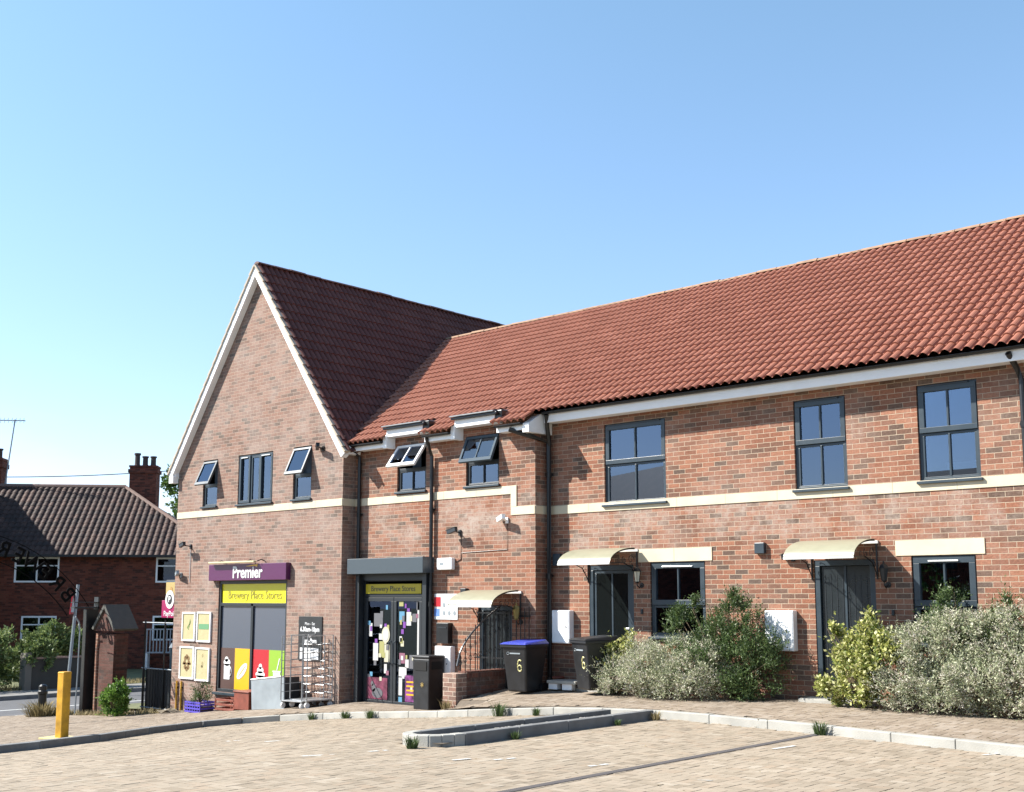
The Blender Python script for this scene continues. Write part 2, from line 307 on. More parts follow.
def kd(x,y):
    d=9
    for (x1,y1),(x2,y2) in zip(KERB,KERB[1:]):
        L2=(x2-x1)**2+(y2-y1)**2; t=min(1,max(0,((x-x1)*(x2-x1)+(y-y1)*(y2-y1))/L2)); d=min(d,math.hypot(x-x1-t*(x2-x1),y-y1-t*(y2-y1)))
    return d
def grid(name,x0,x1,y0,y1,nx,ny,zf,m,kind='structure',cond=None):
    b=MB();xs=[x0+(x1-x0)*i/nx for i in range(nx+1)];ys=[y0+(y1-y0)*j/ny for j in range(ny+1)]
    b.v=[(x,y,zf(x,y)) for y in ys for x in xs]
    for j in range(ny):
        for i in range(nx):
            if cond and not cond((xs[i]+xs[i+1])/2,(ys[j]+ys[j+1])/2): continue
            k=j*(nx+1)+i; b.f.append((k,k+1,k+nx+2,k+nx+1)); b.uv.append(None)
    return b.build(name,m,kind=kind)
grid('ground',-300,300,-300,300,120,120,lambda x,y:h(x)-.55,M_grass)
grid('paving_bed',-15.9,9,-20,-2.36,124,80,lambda x,y:h(x)-.112,M_sand)
grid('paving_bed_west',-18.7,-15.9,-9.5,-2.36,28,60,lambda x,y:h(x)-.112,M_sand,cond=lambda x,y:inside(LOT,x,y) )
grid('pavement_bed',-29.4,9,-12,-.1,384,119,lambda x,y:pav(x,y)-.012,M_sand,cond=lambda x,y:not inside(LOT,x,y) and kd(x,y)>.1 and not(-14.4<x<-14.0 and y>-1.6))
grid('road',-35.5,-29.5,-120,160,6,60,lambda x,y:-1.53,M_asph)
grid('far_footway',-37.4,-35.62,-120,160,2,40,lambda x,y:-1.41,M_foot)
grid('verge',-60,-37.4,-60,60,20,60,lambda x,y:-1.40-.006*(x+37.4),M_grass)
k_=MB().box(-35.62,-35.5,-120,160,-1.6,-1.405); k_.build('far_kerb',M_kerbd,kind='structure')
k_=MB().box(-29.53,-29.4,-120,160,-1.6,-1.395); k_.build('near_road_kerb',M_kerb,kind='structure')
grid('near_verge',-29.4,-24.6,-.1,40,6,30,lambda x,y:-1.3+.04*(x+29.4),M_grass)
b=MB()
for i in range(-30,40): b.box(-32.45,-32.33,i*3.6,i*3.6+3.4,-1.6,-1.526)
b.build('road_centre_line',M_line,kind='structure')
# herringbone block paving, one sheet each
def herring(name,cond,zf,m,x0,x1,y0,y1):
    b=MB(); w=.1; g=.0032
    for i in range(int(x0/w),int(x1/w)):
        for j in range(int(y0/w),int(y1/w)):
            d=(i-j)%4
            if d==0: a=(i*w,(i+2)*w,j*w,(j+1)*w)
            elif d==3: a=(i*w,(i+1)*w,j*w,(j+2)*w)
            else: continue
            cx,cy=(a[0]+a[1])/2,(a[2]+a[3])/2
            if not cond(cx,cy): continue
            z=R.gauss(0,.0009); tx=R.gauss(0,.0035); ty=R.gauss(0,.0035)
            P=[(a[0]+g,a[2]+g),(a[1]-g,a[2]+g),(a[1]-g,a[3]-g),(a[0]+g,a[3]-g)]
            T=[(p[0],p[1],zf(*p)+z+tx*(p[0]-cx)+ty*(p[1]-cy)) for p in P]
            b.face(T)
            # arris down to the joint on the two sides the camera looks at
            for q in (0,1):
                u,v=T[q],T[(q+1)%4]; b.face([u,(u[0],u[1],u[2]-.008),(v[0],v[1],v[2]-.008),v][::-1])
    import bmesh
    o=b.build(name,m,kind='structure')
    bm=bmesh.new(); bm.from_mesh(o.data); bmesh.ops.remove_doubles(bm,verts=bm.verts,dist=.0005); bm.to_mesh(o.data); bm.free()
    return o
def in_drain(x,y): return -6.90<x<-6.86
herring('car_park_paving',lambda x,y:inside(LOT,x,y) and not in_drain(x,y) and not(-10.28<x<-9.42 and -6.3<y<-2.4),lambda x,y:h(x)-.1,M_block,-19,1,-14,-2.2)
herring('pavement',lambda x,y:not inside(LOT,x,y) and kd(x,y)>.17 and not (-14.3<x<-14.1 and y>-1.5) and not(x<-24.4 and y>-1.1) and not(x<-18.4 and y>-.72),lambda x,y:pav(x,y),M_pblock,-29.3,2,-10.5,-.0)
# kerb along the car park
def kerbline(name,pts,m,ztop,hh=.13,w=.125,seg=.915,side=1):
    b=MB()
    P=[Vector((p[0],p[1],0)) for p in pts]
    acc=[]
    for a,c in zip(P,P[1:]):
        n=max(1,round((c-a).length/seg))
        for i in range(n):
            u=a+(c-a)*(i/n); v=a+(c-a)*((i+1)/n); d=(v-u).normalized(); u=u+d*.003; v=v-d*.003
            nn=Vector((-d.y,d.x,0))*side
            q=[u,v,v+nn*w,u+nn*w]
            dz=R.gauss(0,.002)
            t=[(p.x,p.y,ztop(u.x if k in(0,3) else v.x, p.y)+dz) for k,p in enumerate(q)]
            bt=[(p[0],p[1],p[2]-hh) for p in t]
            b.hexa(bt,t)
    o=b.build(name,m,bev=.012,kind='structure'); fixn(o); return o
kerbline('kerb',KERB[:11],M_kerb,lambda x,y:h(x)+.008,.2,side=-1)
kerbline('kerb_west',KERB[10:],M_kerbd,lambda x,y:h(x)+.008,.2,side=-1)
# planting island with its kerb
IA,IB=-9.42,-10.28
arc=[(0,0)]+[((IA+IB)/2+.43*math.cos(rad(a)),-6.15+.43*math.sin(rad(a))) for a in range(0,-181,-20)]+[(0,0)]
kerbline('island_kerb',[(IA,-2.45),(IA,-6.15)],M_kerbd,lambda x,y:h(x)+.03,.16,side=-1)
kerbline('island_kerb',[(IB,-6.15),(IB,-2.45)],M_kerbd,lambda x,y:h(x)+.02,.16,side=-1)  # long sides in the shade-dark copy, rounded end in the plain one
kerbline('island_kerb',arc[1:-1],M_kerb,lambda x,y:h(x)+.03,.16,side=-1,seg=.3)
grid('island_bed',-10.25,-9.45,-6.5,-2.42,6,30,lambda x,y:h(x)-.055,M_soil)
b=MB()
for _ in range(260):
    x,y,r=R.uniform(-10.1,-9.6),R.uniform(-6.3,-2.6),R.uniform(.01,.03); z=h(x)-.05
    b.lathe((x,y,z),[(0,-r*.6),(r,-r*.2),(r*.8,r*.5),(0,r*.7)],5)
b.build('gravel',islandmat('gravel_stone',[(0,(.18,.17,.15)),(1,(.45,.42,.38))],.9),kind='stuff')
# drainage channel
b=MB()
for i in range(34):
    y=-2.6-i*.5
    b.box(-6.935,-6.825,y-.495,y,h(-6.9)-.15,h(-6.9)-.0965)
dr=b.build('drain_channel',mat('drain_steel',(.045,.042,.042),.5,metal=.3,noise=.2),kind='structure')
b=MB()
for i in range(500):
    y=-2.62-i*.026; b.box(-6.925,-6.835,y-.008,y,h(-6.9)-.098,h(-6.9)-.0925)
b.build('drain_grating',mat('drain_bars',(.10,.09,.09),.6,metal=.1),kind='structure')
b=MB()
for x,y,dx,dy in [(-10.25,-7.95,.22,.45),(-9.9,-7.2,.1,.32),(-4.72,-3.15,.12,.35),(-6.62,-4.3,.05,.5),(-6.02,-6.6,.12,.06),(-12.5,-6.7,.1,.4),(-13.5,-6.6,.1,.3),(-8.3,-6.9,.08,.3),(-8.6,-7.2,.06,.25),(-7.3,-6.6,.05,.3)]:
    n=6
    for k in range(n):
        if R.random()<.2: continue
        a,c=k/n,(k+.93)/n
        z=h(x)-.094
        b.face([(x+dx*a,y+dy*a,z),(x+dx*a+.055,y+dy*a,z),(x+dx*c+.055,y+dy*c,z),(x+dx*c,y+dy*c,z)])
b.build('bay_markings',M_line,kind='structure')
# ------------------------------------------------------------------ building
BD=thing('brick_building','long red brick terrace with a steep gabled shop end and red pantile roof','building',(-16,-.4,-.4))
YG,YM=-.717,-.376
XL,XG,XMR,XR=-24.46,-18.3,-13.383,5.0
def wall_y(b,x0,x1,z0,z1,y,holes,rev=.10):
    xs=sorted({x0,x1,*[q for H in holes for q in H[:2]]}); zs=sorted({z0,z1,*[q for H in holes for q in H[2:4]]})
    for i in range(len(xs)-1):
        for j in range(len(zs)-1):
            cx,cz=(xs[i]+xs[i+1])/2,(zs[j]+zs[j+1])/2
            if any(H[0]<cx<H[1] and H[2]<cz<H[3] for H in holes): continue
            b.face([(xs[i],y,zs[j]),(xs[i+1],y,zs[j]),(xs[i+1],y,zs[j+1]),(xs[i],y,zs[j+1])])
    for a,c,d,e in [H[:4] for H in holes]:
        b.face([(a,y,d),(a,y,e),(a,y+rev,e),(a,y+rev,d)]); b.face([(c,y,d),(c,y+rev,d),(c,y+rev,e),(c,y,e)])
        b.face([(a,y,e),(c,y,e),(c,y+rev,e),(a,y+rev,e)]); b.face([(a,y,d),(a,y+rev,d),(c,y+rev,d),(c,y,d)])
# holes
W1=(-12.12,-10.84,3.17,4.57); W2=(-8.48,-7.63,3.2,4.57); W3=(-6.55,-5.70,3.2,4.57)
D2=(-12.48,-11.53,.06,2.14); WG2=(-11.19,-10.12,.95,2.17); D3=(-8.22,-7.27,.10,2.14); WG3=(-6.73,-5.83,.95,2.17)
MW1=(-17.03,-16.2,3.66,4.62); MW2=(-15.11,-14.26,3.65,4.62); SD=(-18.02,-16.2,-.52,1.98); D1=(-14.74,-13.94,-.47,1.44)
GL=(-23.41,-22.82,3.68,4.77); GM=(-22.0,-20.70,3.66,4.78); GR=(-19.97,-19.34,3.66,4.79); SW=(-22.62,-20.08,-.50,1.96)
more=[(-2.9,-2.0,3.2,4.57),(0.2,1.1,3.2,4.57)]
b=MB(); wall_y(b,XMR,XR,-.6,4.74,0,[W1,W2,W3,D2,WG2,D3,WG3]+more)
b.face([(XR,0,-.6),(XR,9.1,-.6),(XR,9.1,4.9),(XR,4.55,8.0),(XR,0,4.9)])
b.face([(XR,9.1,-.6),(XG,9.1,-.6),(XG,9.1,4.8),(XR,9.1,4.8)]); b.build('wall',M_brick,BD)
b=MB(); wall_y(b,XG,XMR,-.9,4.72,YM,[MW1,MW2,SD,D1]); b.face([(XMR,YM,-.9),(XMR,0,-.9),(XMR,0,4.74),(XMR,YM,4.74)])
# brick aprons above windows under the little box eaves
b.build('wall',M_brickm,BD)
b=MB(); wall_y(b,XL,XG,-1.6,4.86,YG,[GL,GM,GR,SW]); b.face([(XL,YG,4.86),(XG,YG,4.86),(-21.38,YG,9.08)])
b.face([(XG,YG,-1.6),(XG,YM,-1.6),(XG,YM,4.9),(XG,YG,4.9)]); b.face([(XL,10,-1.6),(XL,YG,-1.6),(XL,YG,4.86),(XL,10,4.86)])
b.face([(XG,10,-1.6),(XL,10,-1.6),(XL,10,4.86),(-21.38,10,9.1),(XG,10,4.86)]); b.face([(XG,9.1,-1),(XG,10,-1),(XG,10,4.86),(XG,9.1,4.86)])
b.build('wall',M_brickg,BD)
# string courses
def course(segs):
    b=MB()
    for (x0,x1,z0,z1,y) in segs:
        n=max(1,round((x1-x0)/.9))
        for i in range(n):
            a=x0+(x1-x0)*i/n; c=x0+(x1-x0)*(i+1)/n
            b.box(a+.001,c-.001,y-.014,y+.05,z0,z1)
    return b
course([(XMR,XR,3.065,3.215,0)]).build('string_course',M_stone,BD,bev=.003)
b=course([(XG+.0,-13.96,3.45,3.60,YM),(-13.96,XMR-.0,3.065,3.215,YM)]); b.box(-13.96,-13.82,YM-.016,YM+.05,3.215,3.60); b.box(XMR-.05,XMR+.014,YM,0,3.066,3.214)
b.build('string_course',M_stone,BD,bev=.003)
b=course([(XL,XG,3.45,3.60,YG)]); b.box(XG-.05,XG+.014,YG,YM,3.451,3.599); b.build('string_course',M_stone,BD,bev=.003)
for (x0,x1) in ((-11.42,-9.98),(-6.95,-5.70)):
    b=MB(); xm=(x0+x1)/2
    if x1-x0>1.3: b.box(x0,xm-.002,-.012,.09,2.175,2.39); b.box(xm+.002,x1,-.012,.09,2.175,2.39)
    else: b.box(x0,x1,-.012,.09,2.175,2.39)
    b.build('lintel',M_stone,BD,bev=.004)
# rooms behind the openings
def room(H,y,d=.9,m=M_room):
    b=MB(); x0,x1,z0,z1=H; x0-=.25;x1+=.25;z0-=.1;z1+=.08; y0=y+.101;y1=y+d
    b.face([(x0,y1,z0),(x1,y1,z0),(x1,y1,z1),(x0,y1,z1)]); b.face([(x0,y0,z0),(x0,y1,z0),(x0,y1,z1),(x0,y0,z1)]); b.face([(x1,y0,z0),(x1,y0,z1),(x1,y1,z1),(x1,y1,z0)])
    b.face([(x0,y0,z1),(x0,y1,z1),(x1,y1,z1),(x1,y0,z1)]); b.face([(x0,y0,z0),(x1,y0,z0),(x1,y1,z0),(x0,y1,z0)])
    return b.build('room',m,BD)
for H in (W1,W2,W3,WG2,WG3,D2,D3,*more): room(H,0)
for H in (MW1,MW2,D1): room(H,YM)
room(SD,YM,2.2)
for H in (GL,GM,GR): room(H,YG)
def rail(b,x0,x1,z0,z1,y0,y1,t):
    b.box(x0,x1,y0,y1,z0,z0+t); b.box(x0,x1,y0,y1,z1-t,z1); b.box(x0,x0+t,y0,y1,z0+t,z1-t); b.box(x1-t,x1,y0,y1,z0+t,z1-t)
def curtain(H,y,fr,m,parent,name='curtain',zfr=(0,1)):
    x0,x1,z0,z1=H; a=x0+(x1-x0)*fr[0]; c=x0+(x1-x0)*fr[1]; b=MB(); n=max(4,int((c-a)/.03)) if m is not M_blind else 1; za=z0+(z1-z0)*zfr[0]; zb=z0+(z1-z0)*zfr[1]
    for i in range(n):
        u=a+(c-a)*i/n; v=a+(c-a)*(i+1)/n
        b.face([(u,y+.03*(i%2),za),(v,y+.03*((i+1)%2),za),(v,y+.03*((i+1)%2),zb),(u,y+.03*(i%2),zb)])
    return b.build(name,m,parent,smooth=True)
def sill(H,y,w):
    b=MB().box(H[0]-.03,H[1]+.03,y-.055,y+.06,H[2]-.035,H[2]+.005); b.build('sill',M_anth,w,bev=.004)
def window2(H,y,handle=False):
    """two rows of two lights; upper sash proud"""
    x0,x1,z0,z1=H; zm=z0+(z1-z0)*.50; xm=(x0+x1)/2
    b=MB(); rail(b,x0,x1,z0,z1,y+.035,y+.10,.045); w=b.build('window',M_anth,BD,bev=.004)
    b=MB(); rail(b,x0+.02,x1-.02,zm,z1-.03,y+.012,y+.06,.075); b.box(xm-.014,xm+.014,y+.02,y+.05,zm+.07,z1-.10); b.build('sash',M_anth,w,bev=.004)
    b=MB(); rail(b,x0+.04,x1-.04,z0+.03,zm-.005,y+.04,y+.08,.035); b.box(xm-.014,xm+.014,y+.035,y+.07,z0+.06,zm-.03); b.build('sash',M_anth,w,bev=.004)
    MB().box(x0+.08,x1-.08,y+.045,y+.05,zm+.06,z1-.09).build('pane',M_glass,w); MB().box(x0+.06,x1-.06,y+.062,y+.066,z0+.05,zm-.03).build('pane',M_glass,w)
    MB().box(x0+.12,x1-.12,y+.004,y+.034,z1-.038,z1-.012).build('trickle_vent',M_anthd,w); sill(H,y,w); return w
w=window2(W1,0); curtain(W1,.22,(0,1),M_curt,w,'curtain',(.5,1))
w=window2(W2,0); curtain(W2,.25,(.45,1),M_blind,w,'curtain',(0,.22)); 
w=window2(W3,0); curtain(W3,.25,(.35,1),M_blind,w,'curtain',(0,.2))
for H in more: window2(H,0)
def window_tall(H,y):
    x0,x1,z0,z1=H; zm=1.47; xm=(x0+x1)/2
    b=MB(); rail(b,x0,x1,z0,z1,y+.035,y+.10,.05); w=b.build('window',M_anth,BD,bev=.004)
    b=MB(); rail(b,x0+.02,x1-.02,zm,z1-.02,y+.012,y+.06,.085); b.box(xm-.014,xm+.014,y+.02,y+.05,zm+.08,z1-.10); b.build('sash',M_anth,w,bev=.004)
    b=MB(); rail(b,x0+.04,x1-.04,z0+.03,zm-.005,y+.04,y+.08,.04); b.build('sash',M_anth,w,bev=.004)
    MB().box(x0+.09,x1-.09,y+.045,y+.05,zm+.06,z1-.09).build('pane',M_glass,w); MB().box(x0+.06,x1-.06,y+.062,y+.066,z0+.05,zm-.03).build('pane',M_glassd,w)
    MB().box(x0+.24,x1-.24,y-.012,y+.012,z1-.085,z1-.065).build('vent_cover',M_lip,w,bev=.003); sill(H,y,w); return w
w=window_tall(WG2,0); curtain(WG2,.25,(.1,.9),M_blind,w,'curtain',(.6,.95))
w=window_tall(WG3,0); curtain(WG3,.3,(.0,1),M_anthd,w,'curtain',(.4,1))
def opensash(x0,x1,zt,hh,y,ang,m,w):
    """top hung sash swung out"""
    T=Matrix.Translation((0,y,zt))@Matrix.Rotation(rad(-ang),4,'X')
    b=MB(); t=.05
    for a in ((x0,x1,0,.05,-hh,-hh+t+.02),(x0,x1,0,.05,-t,0),(x0,x0+t,0,.05,-hh+t+.02,-t),(x1-t,x1,0,.05,-hh+t+.02,-t)): b.box(*a,M=T)
    if x1-x0>.7: b.box((x0+x1)/2-.013,(x0+x1)/2+.013,.005,.045,-hh+t,-t,M=T)
    s=b.build('open_sash',m,w,bev=.004)
    MB().box(x0+.03,x1-.03,.02,.026,-hh+.04,-.03,M=T).build('pane',M_glass,s)
    MB().box(x0+.06,x1-.06,.052,.056,-.03,0,M=T).build('stay',M_lip,s)
def window_open(H,y,ang,m,frac=.5):
    x0,x1,z0,z1=H; zm=z0+(z1-z0)*frac; xm=(x0+x1)/2
    b=MB(); rail(b,x0,x1,z0,z1,y+.035,y+.10,.045); b.box(x0+.04,x1-.04,y+.035,y+.1,zm-.035,zm+.02); w=b.build('window',M_anthd if x1-x0>.7 else M_anth,BD,bev=.004)
    b=MB(); rail(b,x0+.04,x1-.04,z0+.03,zm-.03,y+.04,y+.08,.03)
    if x1-x0>.7: b.box(xm-.012,xm+.012,y+.035,y+.07,z0+.05,zm-.05)
    b.build('sash',M_anthd if x1-x0>.7 else M_anth,w,bev=.004)
    MB().box(x0+.06,x1-.06,y+.062,y+.066,z0+.05,zm-.04).build('pane',M_glass,w)
    opensash(x0+.01,x1-.01,z1-.03,(z1-z0)*(1-frac)+.03,y-.01,ang,m,w); sill(H,y,w); return w
w=window_open(MW1,YM,36,M_white,.47); curtain(MW1,YM+.3,(.15,.45),M_curt,w)  # sash coloured white for the light it reflects when swung open
w=window_open(MW2,YM,24,mat('sash_grey_sunlit',(.06,.08,.10),.75,spec=.15),.47); curtain(MW2,YM+.25,(.05,.3),M_curt,w)
w=window_open(GL,YG,24,M_anth,.47); curtain(GL,YG+.2,(.3,.95),M_curt,w)
w=window_open(GR,YG,24,M_anth,.47); curtain(GR,YG+.2,(.1,.95),M_curt,w)
x0,x1,z0,z1=GM; y=YG
b=MB(); rail(b,x0,x1,z0,z1,y+.035,y+.10,.045); w=b.build('window',M_anth,BD,bev=.004)
for i,(fa,fb,py) in enumerate(((0,.33,.005),(.33,.62,.03),(.62,1,.005))):
    a=x0+.03+(x1-x0-.06)*fa; c=x0+.03+(x1-x0-.06)*fb
    b=MB(); rail(b,a,c,z0+.03,z1-.03,y+py,y+.07,.06); s=b.build('sash',M_anth,w,bev=.004)
    MB().box(a+.05,c-.05,y+.05,y+.054,z0+.08,z1-.08).build('pane',M_glass,s)
    if py<.01: MB().box(a+.08,c-.08,y-.012,y+.004,z1-.075,z1-.058).build('vent_cover',M_lip,s)
sill(GM,y,w); curtain(GM,YG+.2,(.02,.98),M_curt,w)
# house doors
def door(H,y,glass=True):
    x0,x1,z0,z1=H; xm=(x0+x1)/2
    b=MB(); rail(b,x0,x1,z0,z1,y+.01,y+.10,.085); d=b.build('door',M_anth,BD,bev=.006)
    l=MB(); a,c,zb,zt=x0+.09,x1-.09,z0+.06,z1-.09; l.box(a,c,y+.05,y+.10,zb,zt)
    for k in range(1,5): 
        xx=a+(c-a)*k/5
    leaf=l.build('door_leaf',mat('door_leaf',(.011,.015,.017),.3,noise=.1),d,bev=.004)
    g=MB()
    for k in range(8):
        xx=a+.06+(c-a-.12)*k/7
        if abs(xx-xm)<.03: continue
        g.box(xx-.004,xx+.004,y+.044,y+.05,zb+.12,zt-.12)
    g.build('groove',M_anthd,leaf)
    MB().box(xm-.016,xm+.016,y+.035,y+.05,zb,zt).build('centre_rail',M_anth,leaf)
    MB().box(c-.10,c-.03,y+.02,y+.05,z0+1.0,z0+1.03).build('handle',M_lip,leaf,bev=.004)
    if glass:
        for u,v in ((a+.05,xm-.03),(xm+.03,c-.05)):
            MB().box(u,v,y+.036,y+.043,zb+.10,zt-.06).build('glazing',M_glassdoor,leaf)
        b=MB(); rail(b,a,c,zb,zt,y+.03,y+.05,.05); b.build('leaf_frame',M_anth,leaf,bev=.004)
    return d
M_glassdoor=mat('dark_door_glass',(.006,.008,.008),.08,spec=.5)
door(D2,0); door(D3,0,False); door(D1,YM,False)
b=MB().box(D2[0]-.1,D2[1]+.1,-.42,-.01,-.1,.085).build('doorstep',M_kerb,BD,bev=.008)
b=MB().box(D3[0]-.1,D3[1]+.1,-.42,-.01,-.1,.15).build('doorstep',M_kerb,BD,bev=.008)
# ------------------------------------------------------------------ roofs
def tiles(name,m,parent,org,u,s,nlen,slen,cond=None,amp=.05,pw=.15,ch=.295,step=.027,sub=8):
    """org eave corner, u along eave, s up slope (unit)"""
    u=Vector(u).normalized(); s=Vector(s).normalized(); n=u.cross(s)
    if n.z<0:n=-n
    org=Vector(org); b=MB(); nu=int(nlen/pw*sub); nr=int(math.ceil(slen/ch))
    rows=[]
    for r in range(nr):
        t0=r*ch; t1=min((r+1)*ch+.0,slen); rows.append((t0,step)); rows.append((t1,.003))
    W=nu+1
    for t,e in rows:
        for i in range(W):
            uu=i*pw/sub; ph=(i%sub)/sub
            # roll: broad raised back and a tight trough
            f=max(0,math.sin(math.pi*min(1,ph/.86)))**.7 if ph<.86 else 0
            p=org+u*uu+s*t+n*(e+amp*f)
            b.v.append((p.x,p.y,p.z))
    for r in range(len(rows)-1):
        for i in range(nu):
            uu=(i+.5)*pw/sub; t=(rows[r][0]+rows[r+1][0])/2
            if cond and not cond(uu,t): continue
            k=r*W+i; b.f.append((k,k+1,k+W+1,k+W))
            b.uv.append([(i*pw/sub,rows[r][0]+.001),((i+1)*pw/sub,rows[r][0]+.001),((i+1)*pw/sub,rows[r+1][0]-.001),(i*pw/sub,rows[r+1][0]-.001)])
    # butt ends of the bottom course
    for i in range(nu):
        if cond and not cond((i+.5)*pw/sub,.05): continue
        a=Vector(b.v[i]);c=Vector(b.v[i+1]); b.face([a-n*.03,c-n*.03,c,a])
    return b.build(name,m,parent,smooth=False)
SL=.653; sv=Vector((0,1,SL)).normalized()
rx0=-21.3; ry0=-.70; rz0=4.93+SL*(ry0+.35)
def maincond(uu,t):
    x=rx0+uu; y=ry0+t*sv.y
    if x<-18.2: return y>-.25
    if x>-13.3 and y<-.35: return False
    for a,c in ((-17.12,-16.08),(-15.2,-14.17)):
        if a<x<c and y<-.2: return False
    return True
slen=(4.55-ry0)/sv.y
tiles('roof',M_tile,BD,(rx0,ry0,rz0),(1,0,0),sv,XR+.2-rx0,slen,maincond)
b=MB(); zr=4.93+SL*4.9
b.face([(rx0,4.55,zr),(XR+.2,4.55,zr),(XR+.2,9.5,4.9),(rx0,9.5,4.9)]); b.face([(rx0+.1,ry0+.5,rz0+.3),(XR,ry0+.5,rz0+.3),(XR,4.5,zr-.06),(rx0+.1,4.5,zr-.06)]); b.build('roof_rear',M_tile,BD)
# ridge tiles
def ridge(p0,p1,m,r=.11,seg=.45,zs=.6):
    b=MB(); p0=Vector(p0);p1=Vector(p1); L=(p1-p0).length; d=(p1-p0)/L; sd=Vector((-d.y,d.x,0)); n=int(L/seg)
    for i in range(n):
        a=p0+d*(i*seg+.006); c=p0+d*((i+1)*seg-.006+.0); q=[]
        rr=r*(1+R.gauss(0,.05)); jz=Vector((0,0,R.gauss(0,.006))); a=a+jz; c=c+jz*.4
        A=[a+sd*rr*math.cos(t)+Vector((0,0,rr*zs*math.sin(t))) for t in [math.pi*k/8 for k in range(9)]]
        Cc=[c+sd*rr*math.cos(t)+Vector((0,0,rr*zs*math.sin(t))) for t in [math.pi*k/8 for k in range(9)]]
        b.poly(A+Cc,[(k,k+1,10+k,9+k) for k in range(8)]+[tuple(range(9)),tuple(range(17,8,-1))])
    o=b.build('ridge',m,BD); return o
ridge((-20.6,4.55,zr-.0),(XR+.2,4.55,zr-.0),M_ridge)
# gable roof: ridge x=-21.38, z=9.12
GX=-21.38; GZ=9.10; GS=1.385; yf=YG-.12; gd=10.6
hw=3.30
s1=Vector((-1,0,GS)).normalized()  # right slope going up toward the ridge
sl=hw/abs(s1.x)
def gcond(uu,t):
    # right slope: keep clear of the middle section's face below the main roof
    y=yf+uu; x=GX+hw+t*s1.x
    return not (x>-18.33 and y>-.3)
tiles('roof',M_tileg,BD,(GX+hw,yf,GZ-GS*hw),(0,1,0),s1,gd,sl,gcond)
s2=Vector((1,0,GS)).normalized()
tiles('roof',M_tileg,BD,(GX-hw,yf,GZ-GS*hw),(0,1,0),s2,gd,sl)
ridge((GX,yf,GZ+.02),(GX,yf+gd,GZ+.02),M_ridged,.10)
# barge boards
def barge(sgn):
    b=MB(); n=1; d=Vector((sgn,0,-GS)).normalized(); nn=Vector((GS*sgn,0,1)).normalized()
    top=Vector((GX,0,GZ-.02)); L=sl+.0
    A=top; B=top+d*L
    q=[(A.x,A.z),(B.x,B.z),((B-nn*.145).x,(B-nn*.145).z),(GX,(A.z-.145/nn.z))]
    b.prism(q,'y',yf-.03,yf)
    if sgn<0:
        e=B; b.box(e.x+.02,e.x+.2,yf-.029,YG-.002,e.z-.2,e.z-.02)
    o=b.build('barge_board',M_white,BD,bev=.003); fixn(o)
    s=MB(); q=[(A.x,A.z-.1),((B-nn*.06).x,(B-nn*.06).z),((B-nn*.15).x,(B-nn*.15).z),(GX,A.z-.15/nn.z)]
    s.prism(q,'y',yf,YG-.001); fixn(s.build('soffit',M_white,BD))
    c=MB(); k=int(L/.29)
    for i in range(k+1):
        P=top+d*(i*.29); Q=top+d*min(L,(i*.29+.28)); 
        up=nn*.055; dn=nn*.01
        a=[P-dn,Q-dn*0.2,Q+up*1.0,P+up*.5]
        c.prism([(v.x,v.z) for v in a],'y',yf-.06,yf+.06)
    fixn(c.build('verge_cap',M_cream,BD))
barge(1); barge(-1)
# right-hand return eave of the gable (white boxed end) and its gutter
b=MB().box(-18.3,-18.11,YG-.09,-.42,4.50,4.66); b.build('fascia',M_white,BD)
b=MB().box(XL-.17,XL,YG-.09,10,4.45,4.62); b.build('fascia',M_white,BD)
# fascias, gutters
def fascia(x0,x1,y,z0,z1,ywall,gut=True,ends=(0,0)):
    b=MB().box(x0,x1,y,y+.02,z0,z1); b.box(x0,x1,y+.02,ywall,z0+.01,z0+.025); b.build('fascia',M_white,BD,bev=.003)
    if gut:
        g=MB(); n=8; pts=[(y-.045+.04*math.cos(t),z1+.012+.035*math.sin(t)-0.0) for t in [math.pi+math.pi*k/n for k in range(n+1)]]
        pts+=[(y-.005,z1+.02),(y-.085,z1+.02)]
        g.prism(pts,'x',x0,x1); fixn(g.build('gutter',M_black,BD))
fascia(XMR+.12,XR,-.27,4.69,4.855,0)
fascia(-18.28,-17.2,-.62,4.555,4.655,YM); fascia(-16.0,-15.28,-.62,4.555,4.655,YM); fascia(-14.1,-13.45,-.62,4.555,4.655,YM)
# white box ends
for x0,x1 in ((-17.2,-17.08),(-15.28,-15.16)): MB().box(x0,x1-.02,-.62,YM,4.54,4.80).build('box_end',M_white,BD,bev=.004)
b=MB(); b.prism([(-.64,4.50),(-.0,4.50),(-.0,4.86),(-.30,4.86),(-.64,4.66)],'x',-13.45,-13.30)
fixn(b.build('box_end',M_white,BD,bev=.004))
# raised box eaves above the two middle windows
for x0,x1 in ((-17.12,-16.08),(-15.2,-14.17)):
    b=MB().box(x0,x1,-.60,YM,4.76,4.90); b.box(x0+.03,x0+.05,-.56,-.2,4.76,4.98); b.box(x1-.05,x1-.03,-.56,-.2,4.76,4.98)
    b.build('box_eave',M_white,BD,bev=.003)
    MB().box(x0-.04,x1+.10,-.67,-.60,4.90,4.945).build('gutter',M_black,BD,bev=.01)
    b=MB(); b.hexa([(x0-.05,-.70,4.948),(x1+.05,-.70,4.948),(x1+.05,-.15,5.02),(x0-.05,-.15,5.02)],[(x0-.05,-.70,4.972),(x1+.05,-.70,4.972),(x1+.05,-.15,5.05),(x0-.05,-.15,5.05)])
    b.build('box_eave_roof',M_lead,BD,bev=.004)
    MB().box(x1-.02,x1+.16,-.58,-.25,4.80,4.98).build('flashing',M_black,BD,bev=.01)
    # brickwork between window head and box eave
    MB().box(x0+.06,x1-.06,YM+.002,YM+.1,4.6,4.8).build('wall_head',M_brickm,BD)
